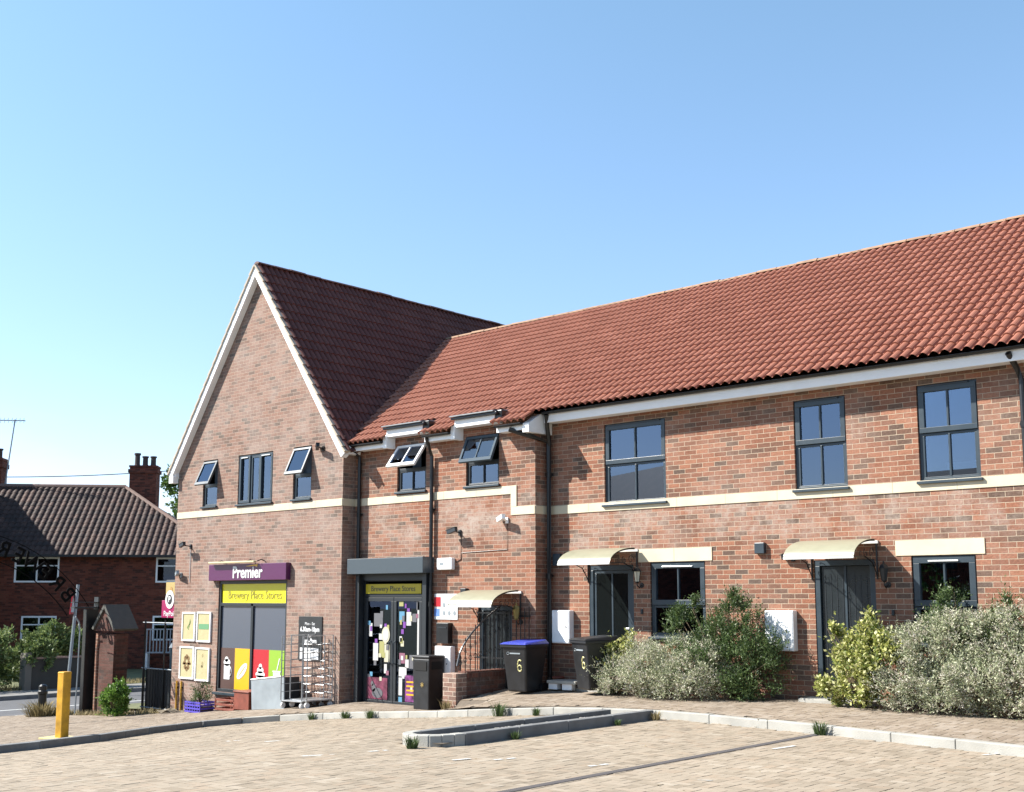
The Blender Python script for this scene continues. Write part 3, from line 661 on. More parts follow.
MB().box(XG,XMR,YM,YM+.3,4.71,4.86).build('wall_plate',M_brickm,BD)
# downpipes
def pipe(x,y,z0,z1,top=None,r=.036):
    b=MB(); pts=[(x,y,z0),(x,y,z1)]
    if top: pts+=top
    b.tube(pts,r,10)
    for z in [z0+.15+k*1.8 for k in range(int((z1-z0)/1.8)+1)]: b.box(x-.055,x+.055,y-.01,y+.06,z,z+.04); b.lathe((x,y,z),[(r+.009,-.03),(r+.009,.06)],10)
    return b.build('downpipe',M_black,BD,smooth=False)
pipe(-18.12,YM-.06,-.5,4.45,[(-18.12,-.62,4.58)])
pipe(-15.98,YM-.06,-.5,4.3,[(-15.93,-.58,4.5),(-15.9,-.66,4.62)])
pipe(XMR+.10,-.12,.0,4.35,[(-13.42,-.45,4.45),(-13.75,-.66,4.58)],.045)
MB().tube([(XMR+.12,-.12,4.3),(XMR+.14,-.2,4.6),(XMR+.2,-.30,4.83)],.04,10).build('downpipe',M_black,BD)
pipe(-5.08,-.07,.1,4.45,[(-5.12,-.12,4.62),(-5.16,-.3,4.80)],.04)
# ------------------------------------------------------------------ shop window
b=MB(); x0,x1,z0,z1=SW; y=YG
rail(b,x0,x1,z0,z1,y+.02,y+.10,.07); b.box(-21.40,-21.32,y+.025,y+.09,z0+.07,1.46); b.box(x0+.07,x1-.07,y+.025,y+.09,1.40,1.47)
sw=b.build('window',M_anthd,BD,bev=.004)
MB().box(x0-.05,x1+.05,y-.07,y+.03,z0-.06,z0-.005).build('sill',M_anth,sw,bev=.005)
MB().box(x0+.07,x1-.07,y+.05,y+.06,1.47,z1-.07).build('yellow_panel',M_yellow,sw)
text('lettering','Brewery Place Stores',M_dtext,sw,(-21.32,y+.044,1.64),.25,sx=.92)
for a,c in ((x0+.07,-21.40),(-21.32,x1-.07)): MB().box(a,c,y+.06,y+.066,z0+.07,1.40).build('pane',M_vgrey,sw)
def flat(name,polys,m,parent,y,th=.003):
    b=MB()
    for P in polys: b.prism(P,'y',y,y+th)
    return fixn(b.build(name,m,parent))
def ell(cx,cz,rx,rz,n=18,a0=0,tilt=0):
    return [(cx+rx*math.cos(t)*math.cos(tilt)-rz*math.sin(t)*math.sin(tilt),cz+rx*math.cos(t)*math.sin(tilt)+rz*math.sin(t)*math.cos(tilt)) for t in [2*math.pi*k/n for k in range(n)]]
zt=.47;zb=z0+.075
cx_=[(x0+.075,-21.99,M_brown),(-21.99,-21.405,M_ylv),(-21.315,-20.73,M_red),(-20.73,x1-.075,M_green)]
for a,c,m in cx_: MB().box(a,c,y+.052,y+.059,zb,zt).build('vinyl_panel',m,sw)
yi=y+.046
mx_=(cx_[0][0]+cx_[0][1])/2
flat('mug_picture',[[(mx_-.12,-.22),(mx_+.1,-.22),(mx_+.1,.12),(mx_-.12,.12)],ell(mx_-.01,.15,.13,.08),ell(mx_-.03,.0+.22,.07,.06)],M_wsign,sw,yi)
b=MB(); b.tube([(mx_+.10+.07*math.sin(t),yi+.002,-.05+.1*math.cos(t)) for t in [math.pi*k/8 for k in range(9)]],.014,6); b.build('mug_picture',M_wsign,sw)
mx_=(cx_[1][0]+cx_[1][1])/2; flat('roll_picture',[ell(mx_,-.02,.24,.10,tilt=.75)],M_wsign,sw,yi); flat('roll_picture',[ell(mx_,-.02,.2,.012,tilt=.75)],M_ylv,sw,yi-.003)
mx_=(cx_[2][0]+cx_[2][1])/2; flat('cake_picture',[[(mx_-.10,-.30),(mx_+.10,-.30),(mx_+.14,-.08),(mx_-.14,-.08)],ell(mx_,-.06,.17,.07),ell(mx_,.03,.12,.07),ell(mx_,.11,.06,.06)],M_wsign,sw,yi)
mx_=(cx_[3][0]+cx_[3][1])/2; flat('cup_picture',[[(mx_-.09,-.28),(mx_+.09,-.28),(mx_+.12,.0),(mx_-.12,.0)],[(mx_-.14,.01),(mx_+.14,.01),(mx_+.14,.04),(mx_-.14,.04)],[(mx_+.0,.05),(mx_+.025,.05),(mx_+.11,.3),(mx_+.08,.3)]],M_wsign,sw,yi)
room(SW,YG)
# fascia sign
S=thing('shop_sign','purple fascia sign reading Premier above the shop window','sign',(-21.4,YG,1.97))
MB().box(-22.86,-19.97,YG-.125,YG-.003,1.965,2.325).build('sign_box',M_purple,S,bev=.008)
text('lettering','Premier',M_wsign,S,(-21.36,YG-.128,2.13),.36,bold=.008,sx=.95,ext=.006)
flat('swoosh',[[(-21.45,2.27),(-21.15,2.30),(-20.98,2.31),(-21.0,2.25),(-21.1,2.275),(-21.3,2.265)]],M_ylv,S,YG-.13)
T=thing('trough_light','long cream trough light on arms above the purple sign','light',(-21.8,YG,2.35))
b=MB().box(-22.72,-20.98,YG-.24,YG-.16,2.345,2.385); b.build('light_body',M_cream if False else mat('trough_cream',(.5,.43,.25),.4),T,bev=.01)
b=MB()
for x in (-22.4,-21.3,-20.9): b.tube([(x,YG,2.38),(x,YG-.1,2.41),(x,YG-.2,2.375)],.012,6)
b.build('arm',M_black,T)
# posters
pc=[(-24.04,-23.50,.585,1.25),(-23.42,-22.86,.575,1.26),(-24.09,-23.50,-.28,.46),(-23.44,-22.87,-.30,.45)]
pl=['upper left framed yellow poster with a green sprig by the shop window','upper right framed yellow poster with a green band','lower left framed yellow poster with dark brown rosette','lower right framed yellow poster with small grey mark, nearest the window foot']
for i,((a,c,zb_,zt_),lb) in enumerate(zip(pc,pl)):
    P=thing('framed_poster',lb,'poster',((a+c)/2,YG,zb_),group='framed posters on the gable wall')
    b=MB(); rail(b,a,c,zb_,zt_,YG-.04,YG-.002,.035); b.build('frame',M_white,P,bev=.004)
    MB().box(a+.03,c-.03,YG-.022,YG-.004,zb_+.03,zt_-.03).build('sheet',M_poster,P)
    mx=(a+c)/2; mz=(zb_+zt_)/2; yy=YG-.026
    dg=mat('poster_ink',[(.14,.2,.06),(.10,.25,.12),(.16,.09,.03),(.3,.25,.12)][i],.6)
    if i==0: flat('picture',[ell(mx+.02*k,mz+.04*k,.05,.018,8,tilt=.6*k) for k in range(-1,4)],dg,P,yy)
    if i==1: flat('picture',[[(mx-.2,mz-.05),(mx+.2,mz-.05),(mx+.2,mz+.07),(mx-.2,mz+.07)]],dg,P,yy)
    if i==2: flat('picture',[ell(mx+.09*math.cos(t),mz+.14*math.sin(t),.055,.055,8) for t in [k*math.pi/4 for k in range(8)]]+[[(mx-.17,mz-.04),(mx+.17,mz-.04),(mx+.17,mz+.0),(mx-.17,mz+.0)]],dg,P,yy)
    if i==3: flat('picture',[ell(mx,mz+.2,.03,.04,8),ell(mx,mz,.035,.07,8),ell(mx-.02,mz-.05,.04,.03,8)],dg,P,yy)
# opening hours board
S=thing('opening_hours_board','black opening hours board with white lettering beside the gable corner','sign',(-19.25,YG,.3))
MB().box(-19.63,-18.86,YG-.02,YG-.002,.30,1.2).build('board',M_bsign,S,bev=.003)
text('lettering','Mon - Sat',M_wsign,S,(-19.25,YG-.022,1.05),.085)
text('lettering','6.30am-10pm',M_wsign,S,(-19.25,YG-.022,.935),.135,bold=.004,sx=.85)
text('lettering','Sun',M_wsign,S,(-19.25,YG-.022,.80),.08)
text('lettering','7am-9pm',M_wsign,S,(-19.25,YG-.022,.70),.135,bold=.004,sx=.9)
MB().box(-19.56,-18.95,YG-.025,YG-.02,.33,.56).build('white_panel',M_wsign,S)
# cctv and lamps
def cctv(label,x,y,z,cat='camera',arm=.12,col=M_white,rz=-25,name='security_camera'):
    c=thing(name,label,cat,(x,y,z))
    MB().box(x-.03,x+.03,y-.03,y,z-.06,z+.05).build('bracket',col,c,bev=.004)
    T=Matrix.Translation((x,y-arm,z+.03))@Matrix.Rotation(rad(rz),4,'Z')@Matrix.Rotation(rad(-12),4,'Y')
    MB().tube([(x,y-.02,z),(x,y-arm,z+.02)],.014,6).build('arm',col,c)
    b=MB().box(-.17,.08,-.035,.035,-.03,.045,M=T); b.box(-.20,.09,-.042,.042,.045,.055,M=T); b.build('housing',col,c,bev=.01)
    MB().box(-.175,-.17,-.02,.02,-.018,.03,M=T).build('lens',M_anthd,c)
    return c
cctv('white camera low on the left edge of the gable wall',-24.18,YG,2.12,col=M_grey)
cctv('dark floodlight camera under the gable string course, far left',-23.82,YG,2.78,'light',.22,M_anthd,-10,'wall_light')
MB().tube([(-23.82,YG-.012,2.7),(-23.82,YG-.012,1.95)],.008,6).build('cable',M_wsign,BD)
cctv('small black lamp high at the right corner of the gable',-18.95,YG,4.68,'light',.16,M_black,-35,'wall_light')
cctv('white camera on the brick wall above the arched canopy by the stone step',-14.05,YM,2.98,arm=.15)
cctv('dark spotlight camera between the downpipe and the canopy',-15.25,YM,2.80,'light',.18,M_anthd,-5,'wall_light')
b=MB(); b.tube([(-15.22,YM-.01,2.75),(-15.22,YM-.01,2.3),(-15.35,YM-.01,2.25)],.008,6); b.tube([(-14.05,YM-.01,2.93),(-14.05,YM-.01,2.45),(-15.2,YM-.01,2.42)],.006,6); b.build('cable',M_black,BD)
# alarm, notices, mail box, meter boxes
def smallbox(name,label,cat,x0,x1,z0,z1,y,d,m,extra=None,bev=.01,group=None):
    c=thing(name,label,cat,((x0+x1)/2,y,z0),group=group); MB().box(x0,x1,y-d,y-.002,z0,z1).build('casing',m,c,bev=bev)
    return c
c=smallbox('alarm_box','white alarm box on the wall right of the shop door shutter','alarm',-15.78,-15.38,2.11,2.33,YM,.10,M_white,bev=.015); MB().box(-15.70,-15.60,YM-.103,YM-.10,2.19,2.25).build('badge',M_grey,c)
c=smallbox('notice_board','white notice sheet with red and blue left edge on the brickwork','notice',-15.92,-15.3,1.18,1.66,YM,.012,M_wsign,bev=.001)
flat('red_patch',[[(-15.92,1.42),(-15.75,1.42),(-15.75,1.60),(-15.92,1.60)]],M_red,c,YM-.016); flat('blue_patch',[[(-15.92,1.24),(-15.78,1.24),(-15.78,1.38),(-15.92,1.38)]],mat('notice_blue',(.1,.2,.5),.5),c,YM-.016)
flat('pictogram',[ell(-15.66+.14*i,1.30+.15*j,.035,.045,8) for i in range(3) for j in range(2)],M_grey,c,YM-.016)
c=smallbox('mail_box','black letter box above the white meter box','letter box',-15.76,-15.44,.74,1.12,YM,.12,M_black); MB().box(-15.72,-15.48,YM-.128,YM-.12,1.02,1.045).build('slot',M_anthd,c)
def meter(label,x0,x1,z0,z1,y):
    c=smallbox('meter_box',label,'meter box',x0,x1,z0,z1,y,.13,M_white,bev=.012,group='white meter boxes')
    b=MB(); rail(b,x0+.02,x1-.02,z0+.02,z1-.02,y-.136,y-.130,.012); b.build('door_panel',M_white,c)
    MB().lathe(((x0+x1)/2+.12,y-.14,(z0+z1)/2),[(0,-.004),(.012,-.004),(.012,.006)],10,'y').build('lock',M_anthd,c)
meter('white meter box below the black letter box',-15.78,-15.36,.05,.69,YM)
meter('white meter box between the black downpipe and the first flat door',-13.22,-12.82,.80,1.37,0)
meter('white meter box partly behind the tall green shrub',-9.0,-8.52,.80,1.40,0)
c=smallbox('vent_box','small grey extractor cover on brick left of the right canopy','vent',-9.18,-9.01,2.26,2.43,0,.07,M_anth)
c=smallbox('vent_box','small grey extractor cover in shade right of the downpipe','vent',-13.25,-13.08,2.15,2.36,0,.07,M_anth)
c=smallbox('junction_box','small grey lamp fitting just above the left canopy','light fitting',-15.16,-15.02,1.66,1.76,YM,.09,M_anthd)
cctv('small black bulkhead spotlight left of the right canopy',-8.55,0,2.19,'light',.10,M_black,-20,'wall_light')
# ------------------------------------------------------------------ shop entrance
S=thing('shutter_box','grey roller shutter housing projecting over the shop door','shutter',(-17,YM,2.06))
MB().box(-18.17,-15.95,YM-.30,YM-.002,2.055,2.36).build('housing',mat('shutter_grey',(.045,.06,.072),.4),S,bev=.006)
for x in (-18.1,-16.14): MB().box(x,x+.11,YM-.13,YM-.002,-.50,2.053).build('guide_rail',M_anthd,S,bev=.004)
MB().box(-17.99,-16.15,YM-.05,YM-.003,1.93,2.053).build('shutter_curtain',M_anthd,S)
x0,x1,z0,z1=SD; y=YM
b=MB(); rail(b,x0,x1,z0,z1,y+.01,y+.09,.07); b.box(x0+.07,x1-.07,y+.01,y+.09,1.60,1.66); sd=b.build('door',M_anthd,BD,bev=.004)
MB().box(x0+.10,x1-.10,y-.004,y+.006,1.665,1.855).build('yellow_panel',mat('panel_yellow_dull',(.42,.34,.008),.5),sd)
text('lettering','Brewery Place Stores',M_bsign,sd,((x0+x1)/2,y-.006,1.76),.15)
xm=-17.09
for a,c in ((x0+.08,xm),(xm+.01,x1-.08)):
    b=MB(); rail(b,a,c,z0+.03,1.59,y+.0,y+.05,.075); l=b.build('door_leaf',M_anthd,sd,bev=.004)
    MB().box(a+.07,c-.07,y+.02,y+.026,z0+.1,1.52).build('pane',M_glassd,l)
    hx=c-.06 if a<xm-.2 else a+.06
    MB().tube([(hx,y-.0,.30),(hx,y-.05,.32),(hx,y-.05,.72),(hx,y-.0,.74)],.013,6).build('handle',M_anth,l)
stc=[mat('sticker_%s'%n,c,.5) for n,c in dict(white=(.42,.42,.41),cream=(.42,.4,.3),blue=(.08,.22,.34),pink=(.2,.08,.12),grey=(.10,.10,.11),yellow=(.28,.27,.1),purple=(.15,.04,.25)).items()]
def stick(x,z,w,hh,m): return MB().box(x-w/2,x+w/2,y+.015,y+.019,z-hh/2,z+hh/2).build('sticker',m,sd)
ST=[(-17.78,.95,.10,.26,0),(-17.62,.52,.15,.34,0),(-17.44,.58,.14,.30,5),(-17.28,.50,.16,.34,1),(-17.46,.82,.13,.12,0),(-17.32,.20,.08,.18,0),(-17.8,-.02,.12,.2,4),(-17.4,-.12,.2,.18,0),(-17.42,-.30,.2,.08,4),(-17.55,1.15,.26,.26,4),
 (-16.86,1.22,.15,.2,2),(-16.66,1.18,.13,.26,0),(-16.88,1.50,.12,.16,5),(-16.84,.42,.16,.20,3),(-16.82,.16,.22,.18,0),(-16.70,.32,.1,.16,0),(-16.55,.36,.16,.26,4),(-16.88,-.12,.10,.34,0),(-16.88,-.42,.10,.2,2),(-16.84,.70,.09,.11,1),
 (-16.38,.95,.075,1.1,0),(-16.50,1.20,.12,.16,4),(-16.40,1.45,.09,.2,4)]
for x,z,w,hh,k in ST: stick(x,z,w,hh,stc[k])
rr=random.Random(21)
for k in range(34):
    xx=rr.uniform(-17.86,-17.24) if k%2 else rr.uniform(-16.92,-16.38); zz=rr.uniform(-.2,1.42)
    MB().box(xx-rr.uniform(.02,.05),xx+rr.uniform(.02,.05),y+.011,y+.0135,zz-rr.uniform(.02,.07),zz+rr.uniform(.02,.07)).build('sticker',stc[rr.randrange(7)],sd)
flat('sticker',[ell(-17.32,.86,.12,.16)],stc[1],sd,y+.010); flat('sticker',[ell(-17.32,.86,.085,.115)],stc[0],sd,y+.007)
fm=mat('poster_dark_pink',(.12,.025,.05),.4,noise=.6,nscale=9); fm2=mat('poster_violet_orange',(.13,.03,.12),.4,noise=.7,nscale=12)  # mottled dark pink and violet sheets for the door posters
MB().box(-17.88,-17.26,y+.013,y+.018,-.40,.02).build('poster',fm,sd); MB().box(-16.74,-16.36,y+.013,y+.018,-.40,.10).build('poster',fm2,sd)
flat('poster',[[(-16.70,-.2+.08*k),(-16.42,-.2+.08*k),(-16.42,-.17+.08*k),(-16.70,-.17+.08*k)] for k in (-1,0,1,2)],M_ylv,sd,y+.009)
flat('poster',[ell(-17.55,-.28,.16,.10),ell(-17.66,-.18,.06,.08),ell(-17.7,-.1,.04,.05)],stc[4],sd,y+.009)
# shelves of goods inside the shop, seen through the glass
for r_ in range(5):
    b=MB()
    z=-.4+.38*r_
    b.box(-18.1,-16.1,y+1.2,y+1.5,z-.03,z)
    for k in range(18): xx=-18.05+k*.11; hh=R.uniform(.12,.28); b.box(xx,xx+.085,y+1.22,y+1.4,z,z+hh)
    b.build('shelf',islandmat('goods',[(0,(.3,.05,.04)),(.3,(.5,.4,.1)),(.6,(.08,.15,.3)),(1,(.5,.5,.45))],.5),sd)
# hanging sign brackets near door
# ------------------------------------------------------------------ canopies
def canopy(label,x0,x1,y,zf,zk,d=.80):
    c=thing('door_canopy',label,'canopy',((x0+x1)/2,y,zf),group='arched canopies over the flat doors')
    n=14; P=[]
    for k in range(n+1):
        t=k/n*math.pi/2
        P.append((y-d*math.cos(t)**1.0 if False else y-d*math.cos(t), zf+(zk-zf)*math.sin(t)))
    # flatter curve: blend of arc and straight
    P=[(y-d*math.cos(k/n*math.pi/2*.94+.0), zf+(zk-zf+.035)*math.sin(k/n*math.pi/2)) for k in range(n+1)]
    b=MB(); b.prism([p for p in P]+[(p[0],p[1]-.008) for p in reversed(P)],'x',x0,x1); fixn(b.build('roof_sheet',M_canopy,c))
    MB().box(x0,x1,y-d-.012,y-d+.01,zf-.018,zf+.012).build('front_lip',M_lip,c,bev=.003)
    MB().box(x0,x1,y-.03,y-.001,zk-.03,zk+.015).build('back_rail',M_lip,c)
    for x in (x0+.03,x1-.03):
        b=MB(); b.tube([(x,p[0],p[1]-.02) for p in P],.013,6); b.tube([(x,y-.012,zk),(x,y-.012,zf-.30)],.013,6)
        b.tube([(x,y-d*.92,zf+.01),(x,y-d*.5,zf+.02),(x,y-d*.2,zf-.06),(x,y-.012,zf-.26)],.009,6)
        def curl(cy,cz,r0,a0,tw): b.tube([(x,cy+r0*(1-k/16)*math.cos(a0+tw*k/16),cz+r0*(1-k/16)*math.sin(a0+tw*k/16)) for k in range(15)],.006,5)
        curl(y-.18,zf+.07,.09,0,8); curl(y-.36,zf+.06,.07,2,8); curl(y-.52,zf+.04,.05,1,7); curl(y-.10,zf-.08,.07,2,8)
        b.build('scroll_bracket',M_iron,c)
    return c
canopy('left arched beige door canopy on the shop wall beside the bin',-14.78,-13.70,YM,1.44,1.69)
canopy('beige arched canopy over the first flat door behind the black bin',-12.52,-11.42,0,2.145,2.385)
canopy('beige arched canopy over the door by the yellow variegated shrub',-8.28,-7.2,0,2.15,2.39)
def lantern(label,x,y,z,m):
    c=thing('wall_lantern',label,'lantern',(x,y,z))
    MB().tube([(x,y,z-.05),(x,y-.07,z-.10),(x,y-.13,z-.06),(x,y-.13,z)],.010,6).build('arm',M_iron,c)
    MB().lathe((x,y,z-.06),[(0,-.012),(.045,-.012),(.045,.0)],10,'y').build('wall_plate',M_iron,c)
    MB().lathe((x,y-.13,z),[(.035,0),(.06,.17)],6).build('glass',m,c)
    b=MB().lathe((x,y-.13,z),[(0,-.03),(.02,-.02),(.04,0),(.036,.004)],6); b.lathe((x,y-.13,z+.17),[(.075,0),(.05,.05),(.015,.075),(.012,.10),(0,.11)],6)
    for k in range(6):
        t=k*math.pi/3; b.tube([(x+.036*math.cos(t),y-.13+.036*math.sin(t),z),(x+.062*math.cos(t),y-.13+.062*math.sin(t),z+.17)],.004,4)
    b.build('cage',M_iron if m is not M_brass else M_brass,c)
lantern('brass wall lantern under the left canopy beside the iron railing',-13.72,YM,1.22,M_brass)
lantern('black lantern with pale glass by the first flat door',-11.36,0,1.85,M_lamp)
lantern('black lantern by the door near the yellow shrub',-7.08,0,1.83,M_anthd)
for x,z in ((-11.36,1.36),(-7.02,1.38)):
    c=thing('door_bell','small dark bell push beside '+('the first flat door' if x<-10 else 'the door behind the yellow shrub'),'door bell',(x,0,z)); MB().box(x-.02,x+.02,-.025,-.001,z-.04,z+.04).build('button',M_anthd,c,bev=.004)
# ------------------------------------------------------------------ low wall and rail by the lower door
Wl=thing('low_wall','low brick retaining wall with sunlit pier beside the lower flat door','wall',(-14.1,-1,-.4))
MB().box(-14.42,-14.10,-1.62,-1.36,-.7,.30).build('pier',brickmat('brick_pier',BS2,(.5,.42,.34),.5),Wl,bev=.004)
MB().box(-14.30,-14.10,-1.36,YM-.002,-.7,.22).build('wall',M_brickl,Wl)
MB().box(-14.31,-14.09,-1.36,YM-.002,.22,.33).build('coping',brickmat('brick_on_edge',[(0,(.07,.03,.025)),(1,(.16,.06,.04))],(.12,.1,.08),.1,bw=.075,rh=.3),Wl,bev=.004)  # coping brick darkened for the same shade
Rl=thing('iron_railing','ornate black iron railing sweeping up the low wall to the canopy','railing',(-14.2,-1,.33))
def rz_(y): t=(y+1.5)/1.1; return .42+1.02*min(1,max(0,t))**.55
b=MB(); ys=[-1.5+1.1*k/16 for k in range(17)]
b.tube([(-14.2,q,rz_(q)) for q in ys],.016,6)
b.build('handrail',mat('rail_worn',(.1,.1,.1),.3,metal=.5),Rl)
for k in range(9):
    q=-1.42+.125*k; b=MB().tube([(-14.2,q,.33),(-14.2,q,rz_(q)+(.07 if k%2 else 0))],.009,6)
    b.tube([(-14.2,q+.04*math.cos(t),.33+.3*(rz_(q)-.2)+.04*math.sin(t)) for t in [2*math.pi*j/10 for j in range(11)]],.006,5)
    b.tube([(-14.2,q-.03*math.sin(t*1.2),.33+.6*(rz_(q)-.25)+.035*math.cos(t)) for t in [2*math.pi*j/10 for j in range(9)]],.006,5)
    b.build('baluster',M_iron,Rl)
Gt=thing('iron_gate','tall black barred iron gate in front of the lower flat door','gate',(-14.35,YM,-.4))
b=MB()
for k in range(9): x=-14.74+.1*k; b.tube([(x,YM-.05,-.42),(x,YM-.05,1.36)],.008,6)
b.box(-14.76,-13.92,YM-.06,YM-.04,-.3,-.27); b.box(-14.76,-13.92,YM-.06,YM-.04,1.3,1.33); b.box(-14.76,-13.92,YM-.06,YM-.04,.5,.53); b.build('bars',M_iron,Gt)
for k in range(3):
    x=-13.74+.09*k
b=MB()
for k in range(4): x=-13.80+.1*k; b.tube([(x,YM-.04,.1),(x,YM-.04,1.40+.03*(k%2))],.009,6)
b.box(-13.82,-13.48,YM-.05,YM-.03,.25,.28); b.box(-13.82,-13.48,YM-.05,YM-.03,1.25,1.28); b.build('shadow_bars',M_iron,Gt)  # bars stand in for the dark shadow of the railing on the wall
# ------------------------------------------------------------------ bins
def wheelie(label,x,y,z,rz,lid,num=True,s=1.0,grp='wheelie bins against the wall'):
    c=thing('wheelie_bin',label,'wheelie bin',(x,y,z),rad(rz),local=True,group=grp)
    w0,w1,d0,d1,H=.215*s,.28*s,.24*s,.33*s,.90*s
    b=MB(); b.hexa([(-w0,-d0,.06),(w0,-d0,.06),(w0,d0,.06),(-w0,d0,.06)],[(-w1,-d1,H),(w1,-d1,H),(w1,d1,H),(-w1,d1,H)])
    b.build('body',M_binblk,c,bev=.03)
    b=MB().box(-w1-.02,w1+.02,-d1-.025,d1+.01,H-.03,H+.02); b.build('rim',M_binblk,c,bev=.01)
    b=MB(); b.hexa([(-w1-.03,-d1-.045,H+.022),(w1+.03,-d1-.045,H+.022),(w1+.03,d1+.03,H+.022),(-w1-.03,d1+.03,H+.022)],[(-w1+.02,-d1+.02,H+.055),(w1-.02,-d1+.02,H+.055),(w1-.02,d1,H+.095),(-w1+.02,d1,H+.095)])
    b.build('lid',lid,c,bev=.012)
    MB().tube([(-w1+.04,d1+.07,H+.01),(w1-.04,d1+.07,H+.01)],.016,8).build('handle',M_binblk,c)
    for sx in (-1,1): MB().lathe((sx*(w0+.02),d0+.02,.10),[(0,-.025),(.10,-.025),(.10,.025),(0,.025)],18,'x').build('wheel',M_black,c)
    k=(d1-d0)/(H-.06); ang=math.degrees(math.atan(k))
    def fy(z): return -(d0+k*(z-.06))-.004
    if num:
        P6=[(.68*q[0],.68*q[1]) for q in [(.055,.115),(.03,.135),(-.005,.135),(-.04,.10),(-.058,.04),(-.06,-.04),(-.05,-.10),(-.015,-.135),(.025,-.133),(.055,-.095),(.06,-.05),(.045,-.01),(.015,.012),(-.02,.005),(-.05,-.03)]]; MB().tube([(.10+p[0],fy(.5+p[1])+.006,.5+p[1]) for p in P6],.013,6).build('number',mat('number_cream',(.5,.46,.2),.5),c)
        b=MB().tube([(-.13+.025*math.cos(t),fy(.70)-.002,.70+.022*math.sin(t)) for t in [2*math.pi*j/12 for j in range(13)]],.004,5); b.box(-.09,.13,fy(.7)-.004,fy(.7),.69,.712); b.build('emblem',M_grey,c)
    return c
wheelie('black wheelie bin with a bright blue lid and number 6',-13.22,-.85,-.045,4,M_binblue,s=.92)
wheelie('all black wheelie bin with number 6 behind the silvery shrub',-11.88,-.62,.04,-72+90-40,M_binblk,s=.93)
Lb=thing('litter_bin','black square litter bin with slot and small gold emblem by the shop door','litter bin',(-15.72,-.72,-.46),rad(-3),local=True)
b=MB(); b.hexa([(-.215,-.18,0),(.215,-.18,0),(.215,.18,0),(-.215,.18,0)],[(-.235,-.19,.93),(.235,-.19,.93),(.235,.19,.97),(-.235,.19,.97)]); b.build('body',M_binblk,Lb,bev=.02)
MB().box(-.245,.245,-.2,.2,.93,.99).build('lid',M_binblk,Lb,bev=.02)
MB().box(-.17,.17,-.2,-.18,.72,.88).build('opening',mat('slot_black',(.004,.004,.004),.9),Lb); MB().box(.222,.24,-.12,.12,.74,.88).build('opening',mat('slot_black2',(.004,.004,.004),.9),Lb)
text('emblem','*',mat('gold_mark',(.4,.28,.08),.5),Lb,(.05,-.196,.42),.2,world=False)
# step / crates between the bins
St=thing('stone_slab','flat paving slab laid on two white bricks against the wall','slab',(-12.65,-.3,.05),local=True,rz=rad(4))
MB().box(-.3,.3,-.3,.12,.10,.15).build('slab',M_kerb,St,bev=.006); MB().box(-.28,-.1,-.27,-.16,0,.10).build('support',M_white,St,bev=.004); MB().box(.0,.2,-.27,-.16,0,.10).build('support',M_white,St,bev=.004)
Rb=thing('plant_pot','small red pot standing beside the downpipe','pot',(-13.0,-.22,.03),local=True)
MB().lathe((0,0,0),[(0,0),(.07,0),(.10,.18),(.11,.18),(.11,.21),(.095,.21),(.085,.04),(0,.04)],14).build('pot',M_ored,Rb,smooth=True)
# ------------------------------------------------------------------ things at the gable foot
gz=lambda x,y:pav(x,y)
Gb=thing('metal_cabinet','grey sheet metal box with dark open side under the shop window','cabinet',(-20.0,-1.0,-.7))
b=MB(); b.hexa([(-20.55,-1.2,gz(-20.5,-1.2)),(-19.45,-1.2,gz(-19.5,-1.2)),(-19.45,-1.17,gz(-19.5,-1.2)),(-20.55,-1.17,gz(-20.5,-1.2))],[(-20.60,-1.2,-.12),(-19.47,-1.2,.0),(-19.47,-1.17,.0),(-20.60,-1.17,-.12)])
fixn(b.build('front_panel',M_grey,Gb,bev=.004))
b=MB(); b.hexa([(-20.53,-1.165,-.73),(-19.47,-1.165,-.63),(-19.5,-.78,-.62),(-20.5,-.78,-.7)],[(-20.57,-1.165,-.14),(-19.49,-1.165,-.02),(-19.5,-.78,-.03),(-20.5,-.78,-.14)]); fixn(b.build('body',M_anthd,Gb,bev=.006))
MB().tube([(-20.60,-1.2,-.12),(-19.47,-1.2,.0)],.014,6).build('top_edge',M_lip,Gb)
def cage(label,x,y,rz,z):
    c=thing('roll_cage',label,'roll cage',(x,y,z),rad(rz),local=True,group='steel roll cages nested beside the shop window')
    W,D,H=.30,.30,1.42
    for sx in (-1,1):
        b=MB(); b.tube([(sx*W,-D,.16),(sx*W,-D,H),(sx*W,D,H),(sx*W,D,.16)],.013,7)
        for k in range(1,8): b.tube([(sx*W,-D,.16+k*.155),(sx*W,D,.16+k*.155)],.006,5)
        b.build('side_frame',M_steel,c)
    b=MB()
    for k in range(7): b.tube([(-W,D,.28+k*.16),(W,D,.28+k*.16)],.007,5)
    b.tube([(-W+.1,D,.16),(-W+.1,D,1.3)],.006,5); b.tube([(W-.1,D,.16),(W-.1,D,1.3)],.006,5)
    b.build('cross_bar',M_steel,c)
    b=MB(); b.box(-W,W,-D,D,.13,.155); b.build('base',M_steel,c,bev=.005)
    for sx in (-1,1):
        for sy in (-1,1):
            w=MB().lathe((sx*W*.9,sy*D*.9,.055),[(0,-.018),(.055,-.018),(.055,.018),(0,.018)],12,'x').build('caster',M_wsign,c); MB().box(sx*W*.9-.02,sx*W*.9+.02,sy*D*.9-.02,sy*D*.9+.02,.10,.13).build('caster_fork',M_steel,c)
    return c
cage('front steel roll cage leaning near the hours board',-18.98,-1.10,6,gz(-19.0,-1.1))
cage('rear steel roll cage closest to the gable corner',-18.80,-1.02,-5,gz(-18.8,-1.0))
Pb=thing('blue_crate','blue plastic crate holding a leafy plant below the posters','crate',(-22.55,-1.15,gz(-22.55,-1.15)),local=True)
b=MB()
